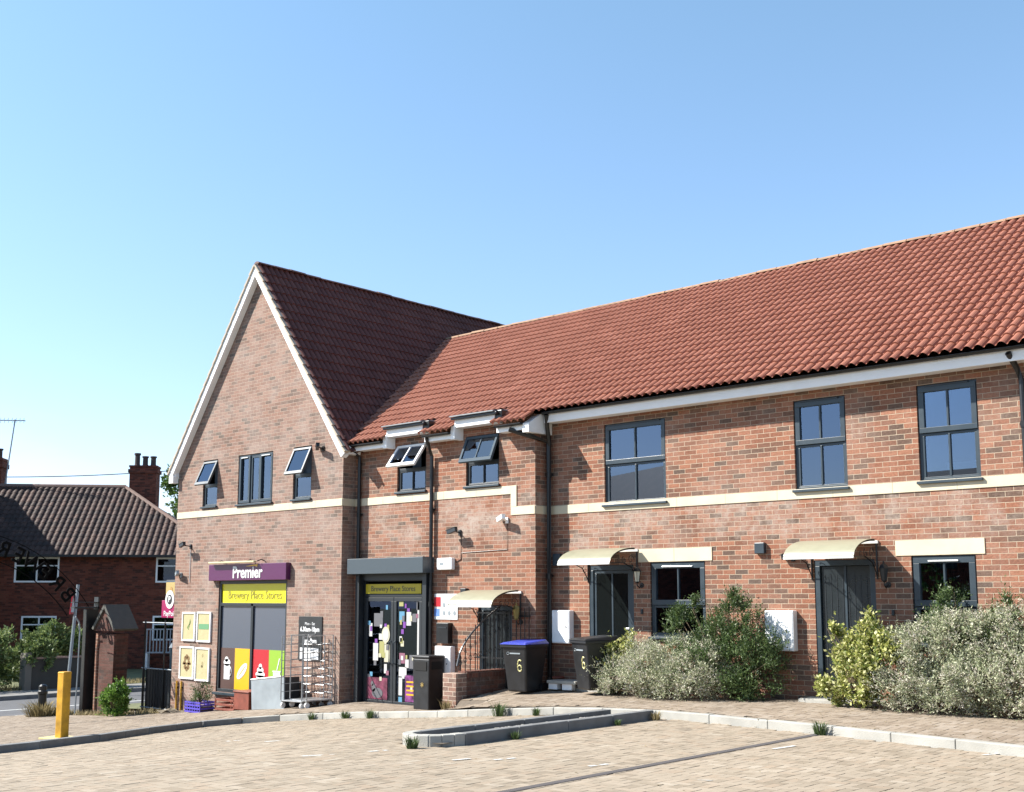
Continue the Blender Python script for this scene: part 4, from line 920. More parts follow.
for z in (0,.07,.14,.2): rail_=None; b.box(-.3,.3,-.2,-.185,z,z+.035); b.box(-.3,.3,.185,.2,z,z+.035); b.box(-.3,-.285,-.185,.185,z,z+.035); b.box(.285,.3,-.185,.185,z,z+.035)
for k in range(7): x=-.29+.58*k/6; b.box(x-.012,x+.012,-.195,-.186,0,.22)
b.box(-.29,.29,-.18,.18,.0,.01); b.build('crate_body',M_cblue,Pb); MB().box(-.27,.27,-.17,.17,.011,.13).build('soil',M_soil,Pb)
Rc=thing('red_crate','low orange red plastic crate lying under the window sill','crate',(-21.55,-1.0,gz(-21.55,-1)),local=True)
b=MB()
for z in (0,.1,.2): b.box(-.36,.36,-.2,-.18,z,z+.045); b.box(-.36,.36,.18,.2,z,z+.045); b.box(-.36,-.34,-.18,.18,z,z+.045); b.box(.34,.36,-.18,.18,z,z+.045)
for sx in (-1,1): b.box(sx*.35-.015,sx*.35+.015,-.2,-.17,0,.25)
b.box(-.35,.35,-.19,.19,.0,.015); b.build('crate_body',M_ored,Rc,bev=.004)
Rd=thing('red_box','upright orange red box beside the grey metal cabinet','box',(-20.93,-1.0,gz(-20.93,-1)),local=True)
MB().box(-.27,.27,-.2,.2,0,.36).build('body',M_ored,Rd,bev=.01); MB().box(-.29,.29,-.22,.22,.36,.39).build('lid',M_ored,Rd,bev=.01)
for i,x in enumerate((-24.17,-23.98)):
    c=thing('yellow_conduit',('left' if i==0 else 'right')+' of two thin yellow pipes rising from the foot of the gable','pipe',(x,YG,-1.0),group='yellow pipes at the gable foot')
    MB().tube([(x,YG-.03,-1.05),(x,YG-.03,-.34)],.022,8).build('pipe',M_ylow,c); MB().box(x-.035,x+.035,YG-.03,YG-.001,-.5,-.47).build('clip',M_black,c)
c=thing('door_mat','crumpled brown mat lying at the left foot of the gable','mat',(-24.0,-1.0,-1.05),local=True)
b=MB(); n=8
for i in range(n):
    for j in range(4):
        f=lambda a,d:(-.45+.9*a/n,-.22+.44*d/4,.03+.05*math.sin(a*.8)**2+.02*math.cos(d+a))
        b.face([f(i,j),f(i+1,j),f(i+1,j+1),f(i,j+1)])
b.build('mat_sheet',mat('mat_brown',(.16,.13,.09),.95,noise=.2),c,smooth=True)
# projecting signs off the gable's left flank
S=thing('projecting_sign','magenta projecting sign with round white badge on the left flank of the gable','sign',(-24.9,-.5,1.2))
MB().box(-25.32,-24.46,-.53,-.47,1.10,1.52).build('panel',M_pink,S,bev=.01); flat('badge',[ell(-24.95,1.54,.19,.22)],M_wsign,S,-.545,.02); flat('badge_ring',[ell(-24.95,1.54,.11,.12)],M_bsign,S,-.549,.003); text('badge_letter','P',M_wsign,S,(-24.95,-.551,1.54),.2,bold=.004)
text('lettering','PayPoint',M_wsign,S,(-24.92,-.533,1.20),.17,bold=.002)
S=thing('pennant_sign','small tan shield shaped sign hanging over the magenta one','sign',(-25.15,-.35,1.65))
flat('panel',[[(-25.4,1.96),(-24.92,1.96),(-24.92,1.68),(-25.12,1.55),(-25.2,1.55),(-25.4,1.68)]],M_tan,S,-.38,.04); flat('mark',[ell(-25.16,1.76,.06,.09)],mat('tan_dark',(.35,.2,.06),.6),S,-.386,.004); MB().tube([(-25.4,-.36,2.0),(-24.46,-.36,2.0)],.014,6).build('bracket',M_black,S)
# ------------------------------------------------------------------ plants
def leafball(name,m,parent,lumps,n,ls,seed,per=9,up=.5,lw=.45,spr=.16):
    """sprigs of leaves over uneven lumps; lumps: (cx,cy,cz,rx,ry,rz,weight)"""
    r=random.Random(seed); b=MB(); tot=sum(l[6] for l in lumps)
    ncl=max(6,n//16); base=lumps[0][7]; left=n
    cl=[]
    for _ in range(ncl):
        t=r.random()*tot
        for L in lumps:
            t-=L[6]
            if t<=0: break
        v=Vector((r.gauss(0,1),r.gauss(0,1),r.gauss(0,1))).normalized()*(r.uniform(.25,1)**.4)*r.uniform(.8,1.08)
        cl.append((Vector((L[0]+v.x*L[3],L[1]+v.y*L[4],L[2]+v.z*L[5])),v,min(L[3:6])*r.uniform(.22,.5),r.uniform(.7,1.3)))
    for _ in range(n):
        c0,v,cr,cs=cl[int(r.random()*ncl)]
        w=Vector((r.gauss(0,1),r.gauss(0,1),r.gauss(0,1))).normalized()
        p=c0+w*cr*(r.random()**.5)
        if p.z<base: continue
        d=(w*.8+Vector((v.x,v.y,v.z*.6+up))+Vector((r.gauss(0,.3),r.gauss(0,.3),r.gauss(0,.25)))).normalized()
        ln=spr*r.uniform(.6,1.4)*(1.8 if r.random()<.05 else 1)
        for k in range(per):
            q=p+d*ln*(k/per-.3)
            a=Vector((r.gauss(0,1),r.gauss(0,1),r.gauss(0,.8)+.3)).normalized(); a=(a+d*.7).normalized()
            sde=a.cross(Vector((r.gauss(0,1),r.gauss(0,1),r.gauss(0,1)))).normalized()
            s=ls*r.uniform(.6,1.25)
            b.face([q,q+a*s*.5+sde*s*lw*.5,q+a*s,q+a*s*.5-sde*s*lw*.5],uv=[(0,0),(1,0),(1,1),(0,1)])
    return b.build(name,m,parent)
def stems(parent,c,tips,r0=.012,m=M_stem,name='stems'):
    b=MB()
    for t in tips:
        mid=((c[0]*.6+t[0]*.4)+R.gauss(0,.03),(c[1]*.6+t[1]*.4)+R.gauss(0,.03),c[2]*.5+t[2]*.5)
        b.tube([c,mid,t],[r0,r0*.7,r0*.3],5)
    return b.build(name,m,parent)
def shrub(name,label,base,lumps,m,n,ls,seed,cat='shrub',**k):
    c=thing(name,label,cat,base)
    lumps=[(*L,base[2]+.03) for L in lumps]
    leafball('foliage',m,c,lumps,n,ls,seed,**k)
    if m is M_lsilver: leafball('flower_heads',M_flower,c,[(*L[:2],L[2]+.02,L[3]*1.04,L[4]*1.04,L[5]*1.04,L[6],L[7]) for L in lumps],int(n*.6),.020,seed,per=7,up=.6,lw=.7,spr=.07)
    r=random.Random(seed); tips=[]
    for _ in range(26):
        L=r.choice(lumps); tips.append((L[0]+r.uniform(-.8,.8)*L[3],L[1]+r.uniform(-.7,.7)*L[4],L[2]+r.uniform(-.3,.9)*L[5]))
    stems(c,base,tips); return c
# centre group
shrub('silver_shrub','large silvery flowering shrub spilling over the pavement in the middle group',(-10.6,-.62,.03),
 [(-11.3,-.68,.30,.5,.34,.32,3),(-10.7,-.72,.42,.55,.40,.42,5),(-10.0,-.72,.40,.55,.38,.40,5),(-11.0,-.52,.62,.4,.3,.30,2.4),(-10.35,-.55,.74,.4,.28,.28,2.4),(-9.7,-.66,.55,.4,.3,.34,2),(-11.62,-.62,.22,.22,.2,.2,.8)],M_lsilver,4300,.040,11,per=8,lw=.32)
shrub('yellow_green_shrub','small yellow green leafy shrub at the left end beside the black bin',(-11.5,-.45,.03),
 [(-11.5,-.5,.66,.26,.22,.26,3),(-11.3,-.42,.84,.24,.2,.16,2),(-11.62,-.6,.50,.16,.16,.2,1)],M_lyell,300,.055,12,per=8)
shrub('green_shrub','tall dark green narrow leaved shrub at the right of the middle group',(-9.5,-.5,.05),
 [(-9.6,-.5,.55,.70,.38,.52,6),(-9.0,-.52,.55,.55,.38,.5,5),(-9.45,-.42,1.05,.42,.28,.32,3),(-9.3,-.4,1.3,.28,.2,.26,2),(-9.42,-.4,1.58,.09,.08,.16,.35),(-10.3,-.36,1.0,.34,.22,.28,2.0),(-10.5,-.32,1.3,.16,.12,.2,.7),(-10.15,-.32,1.42,.08,.08,.2,.3),(-9.0,-.38,1.15,.2,.16,.3,1),(-8.75,-.45,.85,.24,.2,.3,1.2)],M_ltgreen,3000,.048,13,per=9,up=.9,lw=.34,spr=.2)
# right group
shrub('variegated_shrub','yellow variegated shrub in front of the right hand door',(-7.25,-.65,.1),
 [(-7.3,-.66,.50,.42,.32,.38,4),(-7.05,-.6,.85,.34,.28,.32,3),(-7.45,-.62,.82,.24,.2,.25,1.3),(-7.18,-.5,1.22,.12,.12,.2,.6),(-7.66,-.62,1.1,.12,.10,.08,.3),(-7.65,-.72,.3,.2,.2,.16,.8),(-6.95,-.55,1.1,.16,.14,.16,.6)],M_lyell,1500,.058,14,per=8,lw=.6)
shrub('silver_shrub','silvery flowering shrub just right of the yellow variegated one',(-6.3,-.66,.1),
 [(-6.55,-.74,.42,.42,.3,.34,4),(-6.05,-.74,.45,.42,.32,.38,4),(-6.35,-.56,.95,.42,.3,.36,4),(-6.8,-.52,.9,.26,.2,.28,1.6),(-6.0,-.52,1.12,.32,.24,.28,2)],M_lsilver,3200,.040,15,per=8,lw=.32)
shrub('silver_shrub','silvery grey shrub running out of the right edge of the picture',(-5.3,-.66,.1),
 [(-5.6,-.74,.48,.42,.3,.40,4),(-5.1,-.74,.52,.45,.3,.44,4),(-4.6,-.66,.5,.4,.3,.46,3),(-5.45,-.54,1.1,.42,.28,.34,3.4),(-4.95,-.5,1.22,.36,.26,.34,2.6)],M_lsilver,3400,.040,16,per=8,lw=.32)
shrub('green_shrub','dark green upright shrub behind the silvery ones near the right edge',(-5.9,-.3,.1),
 [(-6.1,-.34,1.05,.36,.2,.34,3),(-6.12,-.3,1.5,.14,.12,.24,.8),(-6.32,-.28,1.32,.16,.14,.24,.9),(-5.65,-.34,1.15,.36,.2,.3,2.4),(-5.3,-.32,1.42,.12,.12,.26,.8),(-5.3,-.34,1.12,.24,.18,.3,1.2),(-4.85,-.34,1.3,.24,.2,.3,1.3)],M_ltgreen,1500,.046,17,per=9,up=.9,lw=.34,spr=.2)
# plant in the blue crate (rests in it)
shrub('potted_plant','feathery green plant growing in the blue crate',(-22.55,-1.15,gz(-22.55,-1.15)+.14),[(-22.5,-1.15,-.52,.28,.18,.22,3),(-22.65,-1.15,-.38,.16,.12,.16,1)],M_ltgreen,160,.05,18,'plant',per=9,up=1,lw=.25)
shrub('green_bush','bright green bush in front of the brick gate pier',(-25.15,-1.75,-1.14),[(-25.15,-1.75,-.82,.32,.3,.34,4),(-25.0,-1.72,-.55,.18,.18,.24,1.5),(-25.35,-1.75,-.65,.16,.16,.2,1)],M_lbright,620,.075,19,'bush',per=8)
def tuft(name,label,x,y,z,r,hh,m,n,seed,cat='weed',lw=.006,group=None):
    rr=random.Random(seed); b=MB()
    for _ in range(n):
        a=rr.uniform(0,2*math.pi); q=rr.uniform(0,r*.6); l=hh*rr.uniform(.5,1.1); o=rr.uniform(.1,.9)*r
        p0=Vector((x+q*math.cos(a),y+q*math.sin(a),z)); p1=p0+Vector((o*.4*math.cos(a),o*.4*math.sin(a),l*.65)); p2=p0+Vector((o*math.cos(a),o*math.sin(a),l*rr.uniform(.7,1)))
        s=Vector((-math.sin(a),math.cos(a),0))*lw
        b.face([p0-s,p0+s,p1+s*.8,p1-s*.8]); b.face([p1-s*.8,p1+s*.8,p2])
    o=b.build(name,m); tag(o,label,cat,group); return o
tuft('grass_tuft','straw coloured grass tuft round the black bollard foot',-27.9,-2.15,-1.38,.55,.5,M_dry,420,31,'grass tuft',.012)
WD=[(-16.3,-2.2,'weed clump growing at the kerb nearest the roll cages, second from left',.12),(-17.25,-2.2,'leftmost small weed at the pale kerb below the metal cabinet',.1),(-15.55,-2.28,'weed by the kerb in front of the shop doorway, left of the door',.12),(-12.35,-2.42,'leafy weed behind the inner kerb of the island',.17),(-11.6,-2.42,'small weed right of the leafy one behind the island kerb',.09),(-6.85,-2.62,'dark weed where the drain meets the kerb',.13),(-9.7,-6.72,'weed at the rounded tip of the kerbed island',.10),(-9.32,-2.55,'pale weed at the far right end of the island kerb',.09),(-9.33,-5.4,'tiny weed against the island long dark face',.07),(-14.2,-1.75,'yellowish weed at the foot of the sunlit pier',.13),(-9.33,-3.4,'tiny weed low on the dark island kerb toward its right end',.06)]
for i,(x,y,lb,s) in enumerate(WD):
    z=(pav(x,y) if not inside(LOT,x,y) else h(x)-.1)
    tuft('weed',lb,x,y,z,s*1.1,s*1.5,[M_ltgreen,M_dry][i in(7,9)],90,40+i,lw=.006,group='weeds along the kerbs')
# ------------------------------------------------------------------ street side
Yb=thing('yellow_bollard','square yellow bollard standing behind the dark kerb','bollard',(-17.22,-7.02,-.54),rad(12),local=True)
MB().box(-.072,.072,-.072,.072,-.1,.98).build('post',M_ylow,Yb,bev=.012); MB().box(-.075,.075,-.075,.075,.96,1.0).build('cap',M_ylow,Yb,bev=.015); MB().box(-.28,.28,-.2,.2,-.02,.012).build('footing',mat('bollard_footing',(.5,.42,.2),.9,noise=.2),Yb,bev=.005)
Bb=thing('black_bollard','black bollard with grass round its foot near the road','bollard',(-28.0,-2.1,-1.38),local=True)
MB().lathe((0,0,0),[(0,0),(.11,0),(.10,.6),(.12,.62),(.12,.68),(.10,.70),(.10,.80),(.06,.84),(0,.85)],14).build('post',M_black,Bb,smooth=False)
# arch: column, letters
Cn=thing('arch_gateway','black metal arch over the path with cut-out letters spelling BREWERY seen from behind','gateway',(-27,-1.5,-1.25))
MB().box(-27.08,-26.92,-1.62,-1.30,-1.3,1.30).build('column',M_black,Cn,bev=.01)
b=MB(); b.box(-27.1,-26.9,-1.95,-1.3,1.32,1.36); b.box(-27.1,-26.9,-1.95,-1.3,1.46,1.48); b.box(-27.1,-26.9,-1.34,-1.3,1.3,1.6); b.build('cap_frame',M_anthd,Cn)
b=MB().tube([(-27,-1.86,1.12),(-27,-1.76,.98),(-27,-1.73,.75),(-27,-1.735,-.2),(-27,-1.76,-1.2)],.02,6); b.build('sunlit_edge',M_grey,Cn)  # pale tube stands in for the sunlit edge of the black panel
cyA,czA,rA=-4.9,-.9,3.79
b=MB().tube([(-27,cyA+(rA-.30)*math.cos(rad(a)),czA+(rA-.30)*math.sin(rad(a))) for a in range(36,150,4)],.012,6); b.build('arch_rod',M_letter,Cn); MB().tube([(-27,cyA+(rA+.27)*math.cos(rad(a)),czA+(rA+.27)*math.sin(rad(a))) for a in range(33,150,4)],.010,6).build('arch_rod',M_letter,Cn)
MB().box(-27.08,-26.92,-8.64,-8.28,-1.5,1.3).build('column',M_black,Cn,bev=.01)
for k,ch in enumerate('BREWERY PLACE'):
    if ch==' ': continue
    a=rad(42.3+5.9*k)
    yy=cyA+rA*math.cos(a); zz=czA+rA*math.sin(a)
    cu=bpy.data.curves.new('l','FONT'); cu.body=ch; cu.size=.52; cu.align_x='CENTER'; cu.align_y='CENTER'; cu.extrude=.012; cu.offset=.006
    t=bpy.data.objects.new('tmp',cu); C.objects.link(t); me=bpy.data.meshes.new_from_object(t.evaluated_get(bpy.context.evaluated_depsgraph_get())); bpy.data.objects.remove(t)
    # readable from the road (-X side): local x -> -Y, local y -> +Z
    B=Matrix(((0,0,-1,0),(-1,0,0,0),(0,1,0,0),(0,0,0,1)))
    rot=Matrix.Rotation(-(math.pi/2-a)*-1,4,'Z')
    me.transform(Matrix.Translation((-27+27,yy+1.5,zz+1.25))@B@rot); me.materials.clear(); me.materials.append(M_letter)
    o=bpy.data.objects.new('letter',me); link(o,Cn)
Pr=thing('brick_gate_pier','brick gate pier with pitched stone cap beside the black column','pier',(-25.6,-1.3,-1.2))
M_brickd=brickmat('gate_pier_brick_shaded',[(0,(.03,.015,.012)),(.5,(.06,.022,.015)),(1,(.085,.03,.022))],(.06,.04,.03),.1); MB().box(-26.62,-25.90,-1.42,-1.05,-1.3,.72).build('pier',M_brickd,Pr,bev=.004)  # pier brick darkened: the shade on its face is put into the colour
MB().box(-26.74,-26.63,-1.45,-1.32,-1.25,.72).build('lit_edge_strip',M_brickm,Pr)  # lighter brick strip stands in for the pier's sunlit edge
b=MB(); b.prism([(-26.72,.78),(-25.76,.78),(-25.76,.86),(-26.24,1.33),(-26.72,.86)],'y',-1.50,-.95); fixn(b.build('cap',M_brickd,Pr,bev=.01))
b=MB(); b.prism([(-26.79,.84),(-26.72,.80),(-26.22,1.34),(-26.26,1.42)],'y',-1.54,-.91); b.prism([(-25.69,.84),(-25.76,.80),(-26.24,1.33),(-26.22,1.42)],'y',-1.535,-.905); fixn(b.build('coping',mat('cap_stone',(.06,.058,.05),.8,noise=.15),Pr,bev=.005))
Fn=thing('metal_fence','tall black metal fence with gate between the pier and the gable','fence',(-25,-.3,-1.2))
for x in (-25.9,-25.0,-24.62): MB().tube([(x,-.6,-1.3),(x,-.6,1.05)],.025,6).build('post',M_iron,Fn)
for z in (.98,-.12,-1.05): MB().tube([(-26.0,-.6,z),(-24.5,-.6,z)],.015,6).build('rail',M_grey,Fn)
b=MB()
for k in range(13): x=-25.95+.115*k; b.tube([(x,-.6,-1.15),(x,-.6,-.1)],.008,5)
b.build('infill_bars',M_iron,Fn)
MB().box(-25.85,-24.5,-.57,-.55,-1.15,-.14).build('gate_sheet',M_anthd,Fn)
# sign pole
Sp=thing('road_sign','grey pole with a red and white triangular warning sign seen nearly edge on','road sign',(-35.9,2.55,-1.40),local=True)
MB().tube([(0,0,0),(.12,.14,3.4)],.05,8).build('pole',M_grey,Sp)
Ts=Matrix.Translation((.08,.08,2.75))@Matrix.Rotation(rad(52),4,'Z')
b=MB(); b.v=[tuple(Ts@Vector(v)) for v in ((-.06,-.36,-.30),(-.06,.36,-.30),(-.06,0,.40),(-.09,-.36,-.30),(-.09,.36,-.30),(-.09,0,.40))]; b.f=[(0,1,2),(5,4,3),(0,3,4,1),(1,4,5,2),(2,5,3,0)]; b.uv=[None]*5; b.build('triangle',M_red,Sp)
b=MB(); b.v=[tuple(Ts@Vector(v)) for v in ((-.055,-.26,-.24),(-.055,.26,-.24),(-.055,0,.27))]; b.f=[(0,1,2)]; b.uv=[None]; b.build('triangle_face',M_wsign,Sp)
# wall, hedge
Wa=thing('garden_wall','long low grey garden wall beyond the road','wall',(-37.4,3,-1.4))
MB().box(-37.55,-37.3,2.0,4.6,-1.6,-.42).build('wall',M_conc,Wa,bev=.01); MB().box(-37.6,-37.25,2.0,4.6,-.42,-.36).build('coping',mat('wall_cap',(.3,.2,.16),.9,noise=.2),Wa); MB().box(-37.65,-37.25,1.78,2.0,-1.6,-.2).build('end_post',mat('post_grey',(.14,.13,.11),.9),Wa,bev=.01)
Hd=thing('hedge','overgrown green hedge beyond the road left of the grey wall','hedge',(-38.8,1,-1.4))
L=[(-38.7,-1.2,-.3,.9,1.1,1.15,4),(-38.7,.4,-.25,.9,1.0,1.1,4),(-38.5,1.7,-.4,.8,.9,.9,3),(-38.0,2.9,.05,.7,.9,.6,3.4),(-37.8,3.7,.0,.5,.7,.45,1.8),(-37.35,2.3,-.35,.3,.5,.35,1.2),(-38.2,.9,-.9,.6,1.1,.6,2),(-38.7,-3.0,-.3,.9,1.3,1.15,4),(-37.5,2.5,-.15,.25,.5,.3,.7)]
leafball('foliage',M_lhedge,Hd,[(*l,-1.45) for l in L],3400,.13,50,per=7,up=.3)
Hd2=thing('hedge','dark shrub mass behind the hedge at the left edge','hedge',(-42,-.5,-1.5))
leafball('foliage',M_lhedge,Hd2,[(-42.2,-.9,.6,.8,1.2,1.4,3,-1.4),(-42.2,-3,.4,1.0,1.5,1.6,3,-1.4)],700,.18,51,per=7,up=.3)
gt=MB(); rr=random.Random(5)
for _ in range(1800):
    x=rr.uniform(-38.2,-37.42); y=rr.uniform(-6,7); z=-1.41; hh=rr.uniform(.06,.2); dx,dy=rr.gauss(0,.06),rr.gauss(0,.06)
    gt.face([(x-.02,y,z),(x+.02,y+.01,z),(x+dx,y+dy,z+hh)])
gt.build('verge_grass',M_dry,kind='stuff')
gt=MB()
for _ in range(1500):
    x=rr.uniform(-28.6,-24.6); y=rr.uniform(-1.75,-1.2) if x<-25.5 else rr.uniform(-1.5,-.75); z=pav(x,y)-.01; hh=rr.uniform(.04,.16); dx,dy=rr.gauss(0,.05),rr.gauss(0,.05)
    gt.face([(x-.012,y,z),(x+.012,y+.006,z),(x+dx,y+dy,z+hh)])
gt.build('dry_grass',M_dry,kind='stuff')
# ------------------------------------------------------------------ old house over the road
a=Vector((-52.8,1.2,0)); e=Vector((-41.2,12.6,0)); u=(e-a).normalized()
hr=math.atan2(u.y,u.x)+rad(3.5)
Ho=thing('brick_house','old dark red brick house with brown pantile roof over the road','house',(-48.02,5.5,-1.6),hr,local=True)
# local: x along front (right positive), y back, z up ; eave z=5.1 (world 3.5)
x0,x1=-7.0,8.9; EZ=5.05; RZ=8.15; DY=7.6
hw_=[(.62,2.42,3.8,4.85),(6.35,8.1,3.8,4.85),(1.0,2.42,1.4,2.42),(6.3,8.15,1.4,2.42),(-4.2,-2.4,3.8,4.85),(-4.2,-2.4,1.2,2.3)]
b=MB(); wall_y(b,x0,x1,-.3,EZ,0,hw_,.1); b.face([(x1,0,-.3),(x1,DY,-.3),(x1,DY,EZ),(x1,0,EZ)]); b.face([(x0,DY,-.3),(x0,0,-.3),(x0,0,EZ),(x0,DY/2,RZ-.1),(x0,DY,EZ)]); b.face([(x1,DY,-.3),(x0,DY,-.3),(x0,DY,EZ),(x1,DY,EZ)]); b.build('wall',M_brickh,Ho)
for i,H in enumerate(hw_):
    xa,xb,za,zb=H
    b=MB(); rail(b,xa,xb,za,zb,.0,.07,.07); xm=(xa+xb)/2; b.box(xm-.03,xm+.03,.01,.06,za+.07,zb-.07); zt=zb-.38; b.box(xa+.07,xb-.07,.01,.06,zt,zt+.05)
    w=b.build('window',M_white,Ho); MB().box(xa+.05,xb-.05,.035,.04,za+.05,zb-.05).build('pane',M_glassd,w)
    MB().box(xa-.05,xb+.05,.12,.5,za-.05,zb+.05).build('room',mat('room_tan',(.05,.035,.03),.9),w)
rl=(RZ-EZ+.15)/(DY/2+.3); sh=Vector((0,1,rl)).normalized()
sln=(DY/2+.3)/sh.y; rend=x1+.3-5.1
def hc(uu,t):
    x=x0-.2+uu; f=t/sln
    return x< x1+.3-5.1*f
tiles('roof',M_tileh,Ho,(x0-.2,-.3,EZ-.15),(1,0,0),sh,x1+.5-x0,sln,hc,amp=.055,pw=.26,ch=.33,step=.015,sub=6)
b=MB(); T0=(x0-.2,DY/2,RZ); T1=(rend,DY/2,RZ)
b.face([(x1+.3,-.3,EZ-.15),(x1+.3,DY+.3,EZ-.15),T1]); b.face([T0,T1,(x1+.3,DY+.3,EZ-.15),(x0-.2,DY+.3,EZ-.15)]); b.build('roof_rear',M_tileh,Ho)
b=MB(); b.tube([T0,T1],.12,8); b.tube([T1,(x1+.3,-.3,EZ-.12)],.10,8); b.build('ridge',mat('ridge_brown',(.16,.10,.08),.8,noise=.2),Ho)
MB().box(x0-.2,x1+.25,-.42,-.30,EZ-.2,EZ-.1).build('gutter',M_black,Ho)
def chimney(x,parent,w=.62,top=1.9,pots=3,dy=DY/2+.4):
    b=MB().box(x-w,x+w,dy-.4,dy+.4,RZ-1.2,RZ+top*.62); b.box(x-w-.06,x+w+.06,dy-.46,dy+.46,RZ+top*.45,RZ+top*.56); b.box(x-w-.03,x+w+.03,dy-.43,dy+.43,RZ+top*.62,RZ+top*.68)
    c=b.build('chimney',M_brickh,parent)
    for k in range(pots):
        px=x-w*.6+w*1.2*k/(pots-1); MB().lathe((px,dy,RZ+top*.68),[(.14,0),(.12,.1),(.115,.38 if k else .5),(.15,.40 if k else .52),(.15,.46 if k else .6),(.1,.46 if k else .6)],12).build('chimney_pot',mat('pot_dark',(.05,.035,.03),.8),c)
chimney(rend+.75,Ho,.60,1.5); chimney(-2.0,Ho,.62,1.9,2)
b=MB(); b.prism([(-7.5,-.3),(-1.4,-.3),(-1.4,6.4),(-4.2,10.4),(-7.5,6.4)],'y',-4.5,3.5); fixn(b.build('shadow_wing',M_brickh,Ho)); b=MB(); b.prism([(-7.8,6.1),(-4.2,10.6),(-1.15,6.1),(-1.15,6.25),(-4.2,10.75),(-7.8,6.25)],'y',-4.8,3.5); fixn(b.build('roof',M_tileh,Ho))  # wing out of view, added and raised to cast shadow over the roof
Ae=thing('tv_aerial','tv aerial on a tall thin mast above the left chimney','aerial',(0,0,0),0)
wm=lambda p:tuple(Matrix.Translation((-48.02,5.5,-1.6))@Matrix.Rotation(hr,4,'Z')@Vector(p))
Ae.location=wm((-1.2,DY/2,RZ)); ORG[Ae.name]=tuple(Ae.location); q=Vector(Ae.location)
MB().tube([q,q+Vector((.22,.2,3.05))],.03,6).build('mast',M_grey,Ae)
b=MB(); q2=q+Vector((.22,.2,3.0)); ud=Vector((math.cos(hr),math.sin(hr),0)); b.tube([q2-ud*.9,q2+ud*.45],.02,5)
for k in range(8): c=q2-ud*(.8-.17*k); b.tube([c-Vector((-.12,.12,-.0)),c+Vector((-.12,.12,0))],.012,4); b.tube([c+Vector((0,0,-.12)),c+Vector((0,0,.12))],.008,4)
b.build('antenna',M_grey,Ae)
Wr=thing('overhead_wire','thin telephone wire strung above the roof of the old house','wire',(-45,9,8))
pA=Vector((-64,7,7.9)); pB=Vector((-50,20,8.6)); MB().tube([pA+(pB-pA)*t-Vector((0,0,.35*math.sin(math.pi*t))) for t in [k/14 for k in range(15)]],.022,4).build('wire',M_black,Wr)
# balustrade and box on the old house front
Bl=thing('white_railing','white vertical barred railing in front of the lower right house window','railing',wm((7.2,-.5,.9)),hr,local=True)
b=MB()
for k in range(16): b.box(-1.0+.135*k-.02,-1.0+.135*k+.02,-.02,.02,0,1.0)
b.box(-1.05,1.1,-.03,.03,.0,.06); b.box(-1.05,1.1,-.03,.03,.95,1.0); b.build('bars',mat('dull_white_rail',(.35,.36,.38),.6),Bl)
for k in (-1,1): MB().box(k-.05,k+.05,-.03,.5,-.9,.0).build('support',M_white,Bl)
Bx=thing('wall_box','grey box with sloping lid standing at the old house by the gable edge','box',wm((7.6,-1.2,-.0)),hr,local=True)
MB().box(-.28,.28,-.2,.2,0,1.15).build('body',mat('box_grey',(.09,.12,.13),.6),Bx,bev=.01); b=MB(); b.hexa([(-.32,-.25,1.15),(.32,-.25,1.15),(.32,.22,1.15),(-.32,.22,1.15)],[(-.3,-.2,1.2),(.3,-.2,1.2),(.3,.2,1.36),(-.3,.2,1.36)]); b.build('lid',M_grey,Bx,bev=.01)
# trees behind
def tree(label,base,lumps,n,ls,seed,m=M_ltree):
    c=thing('tree',label,'tree',base); top=max(l[2] for l in lumps)
    MB().tube([base,(base[0]+.1,base[1],base[2]+(top-base[2])*.5),(base[0],base[1]+.1,top)],[.28,.2,.07],8).build('trunk',M_stem,c)
    b=MB()
    for l in lumps: b.tube([(base[0],base[1],base[2]+(l[2]-base[2])*.45),((base[0]+l[0])/2,(base[1]+l[1])/2,l[2]-l[5]*.6),(l[0],l[1],l[2]+l[5]*.3)],[.12,.07,.03],6)
    b.build('limb',M_stem,c)
    leafball('crown',m,c,[(*l,base[2]) for l in lumps],n,ls,seed,per=8,up=.2,lw=.6,spr=.5)
tree('light green tree behind the old house beside the gable',(-54.5,19.3,-1.8),[(-54.8,18.7,6.6,1.6,1.6,1.2,3),(-54.0,19.6,5.2,2.2,2.2,1.6,4),(-53.3,20.3,7.6,1.7,1.7,1.2,3),(-54.5,19.0,3.4,2.2,2.2,1.6,3),(-55.2,18.2,8.0,.7,.7,.6,.7)],1900,.24,61)
tree('tree across the street outside the picture, behind the viewer',(-30,-34,-1.5),[(-30,-34,3.0,1.8,1.8,1.5,3),(-31,-33,4.2,1.3,1.3,1.0,2)],500,.3,62)
# house opposite, what the upper windows mirror
def opposite(label,loc,rz,w):
    Op=thing('brick_house',label,'house',loc,rad(rz),local=True)
    b=MB().box(-w,w,-4,4,0,5.2); b.build('wall',M_brickh,Op); b=MB(); b.prism([(-4.4,5.1),(4.4,5.1),(0,8.6)],'x',-w-.3,w+.3); fixn(b.build('roof',M_tileh,Op))
    for xx in (-w*.6,w*.55):
        b=MB().box(xx-.5,xx+.5,-.35,.35,7.6,9.6); c=b.build('chimney',M_brickh,Op)
        for k in (-.25,.25): MB().lathe((xx+k,0,9.6),[(.14,0),(.12,.5),(0,.5)],10).build('chimney_pot',M_tileh,c)
    for k in range(4):
        xx=-w+w*.25+k*w*.5; MB().box(xx-.6,xx+.6,3.99,4.03,3.2,4.4).build('window',M_anth,Op)
opposite('plain brick house opposite the terrace, seen only in the left windows',(-36,-33,-.5),25,9)
opposite('plain brick house opposite the terrace, seen only in the right windows',(-15,-45,-.2),5,10)
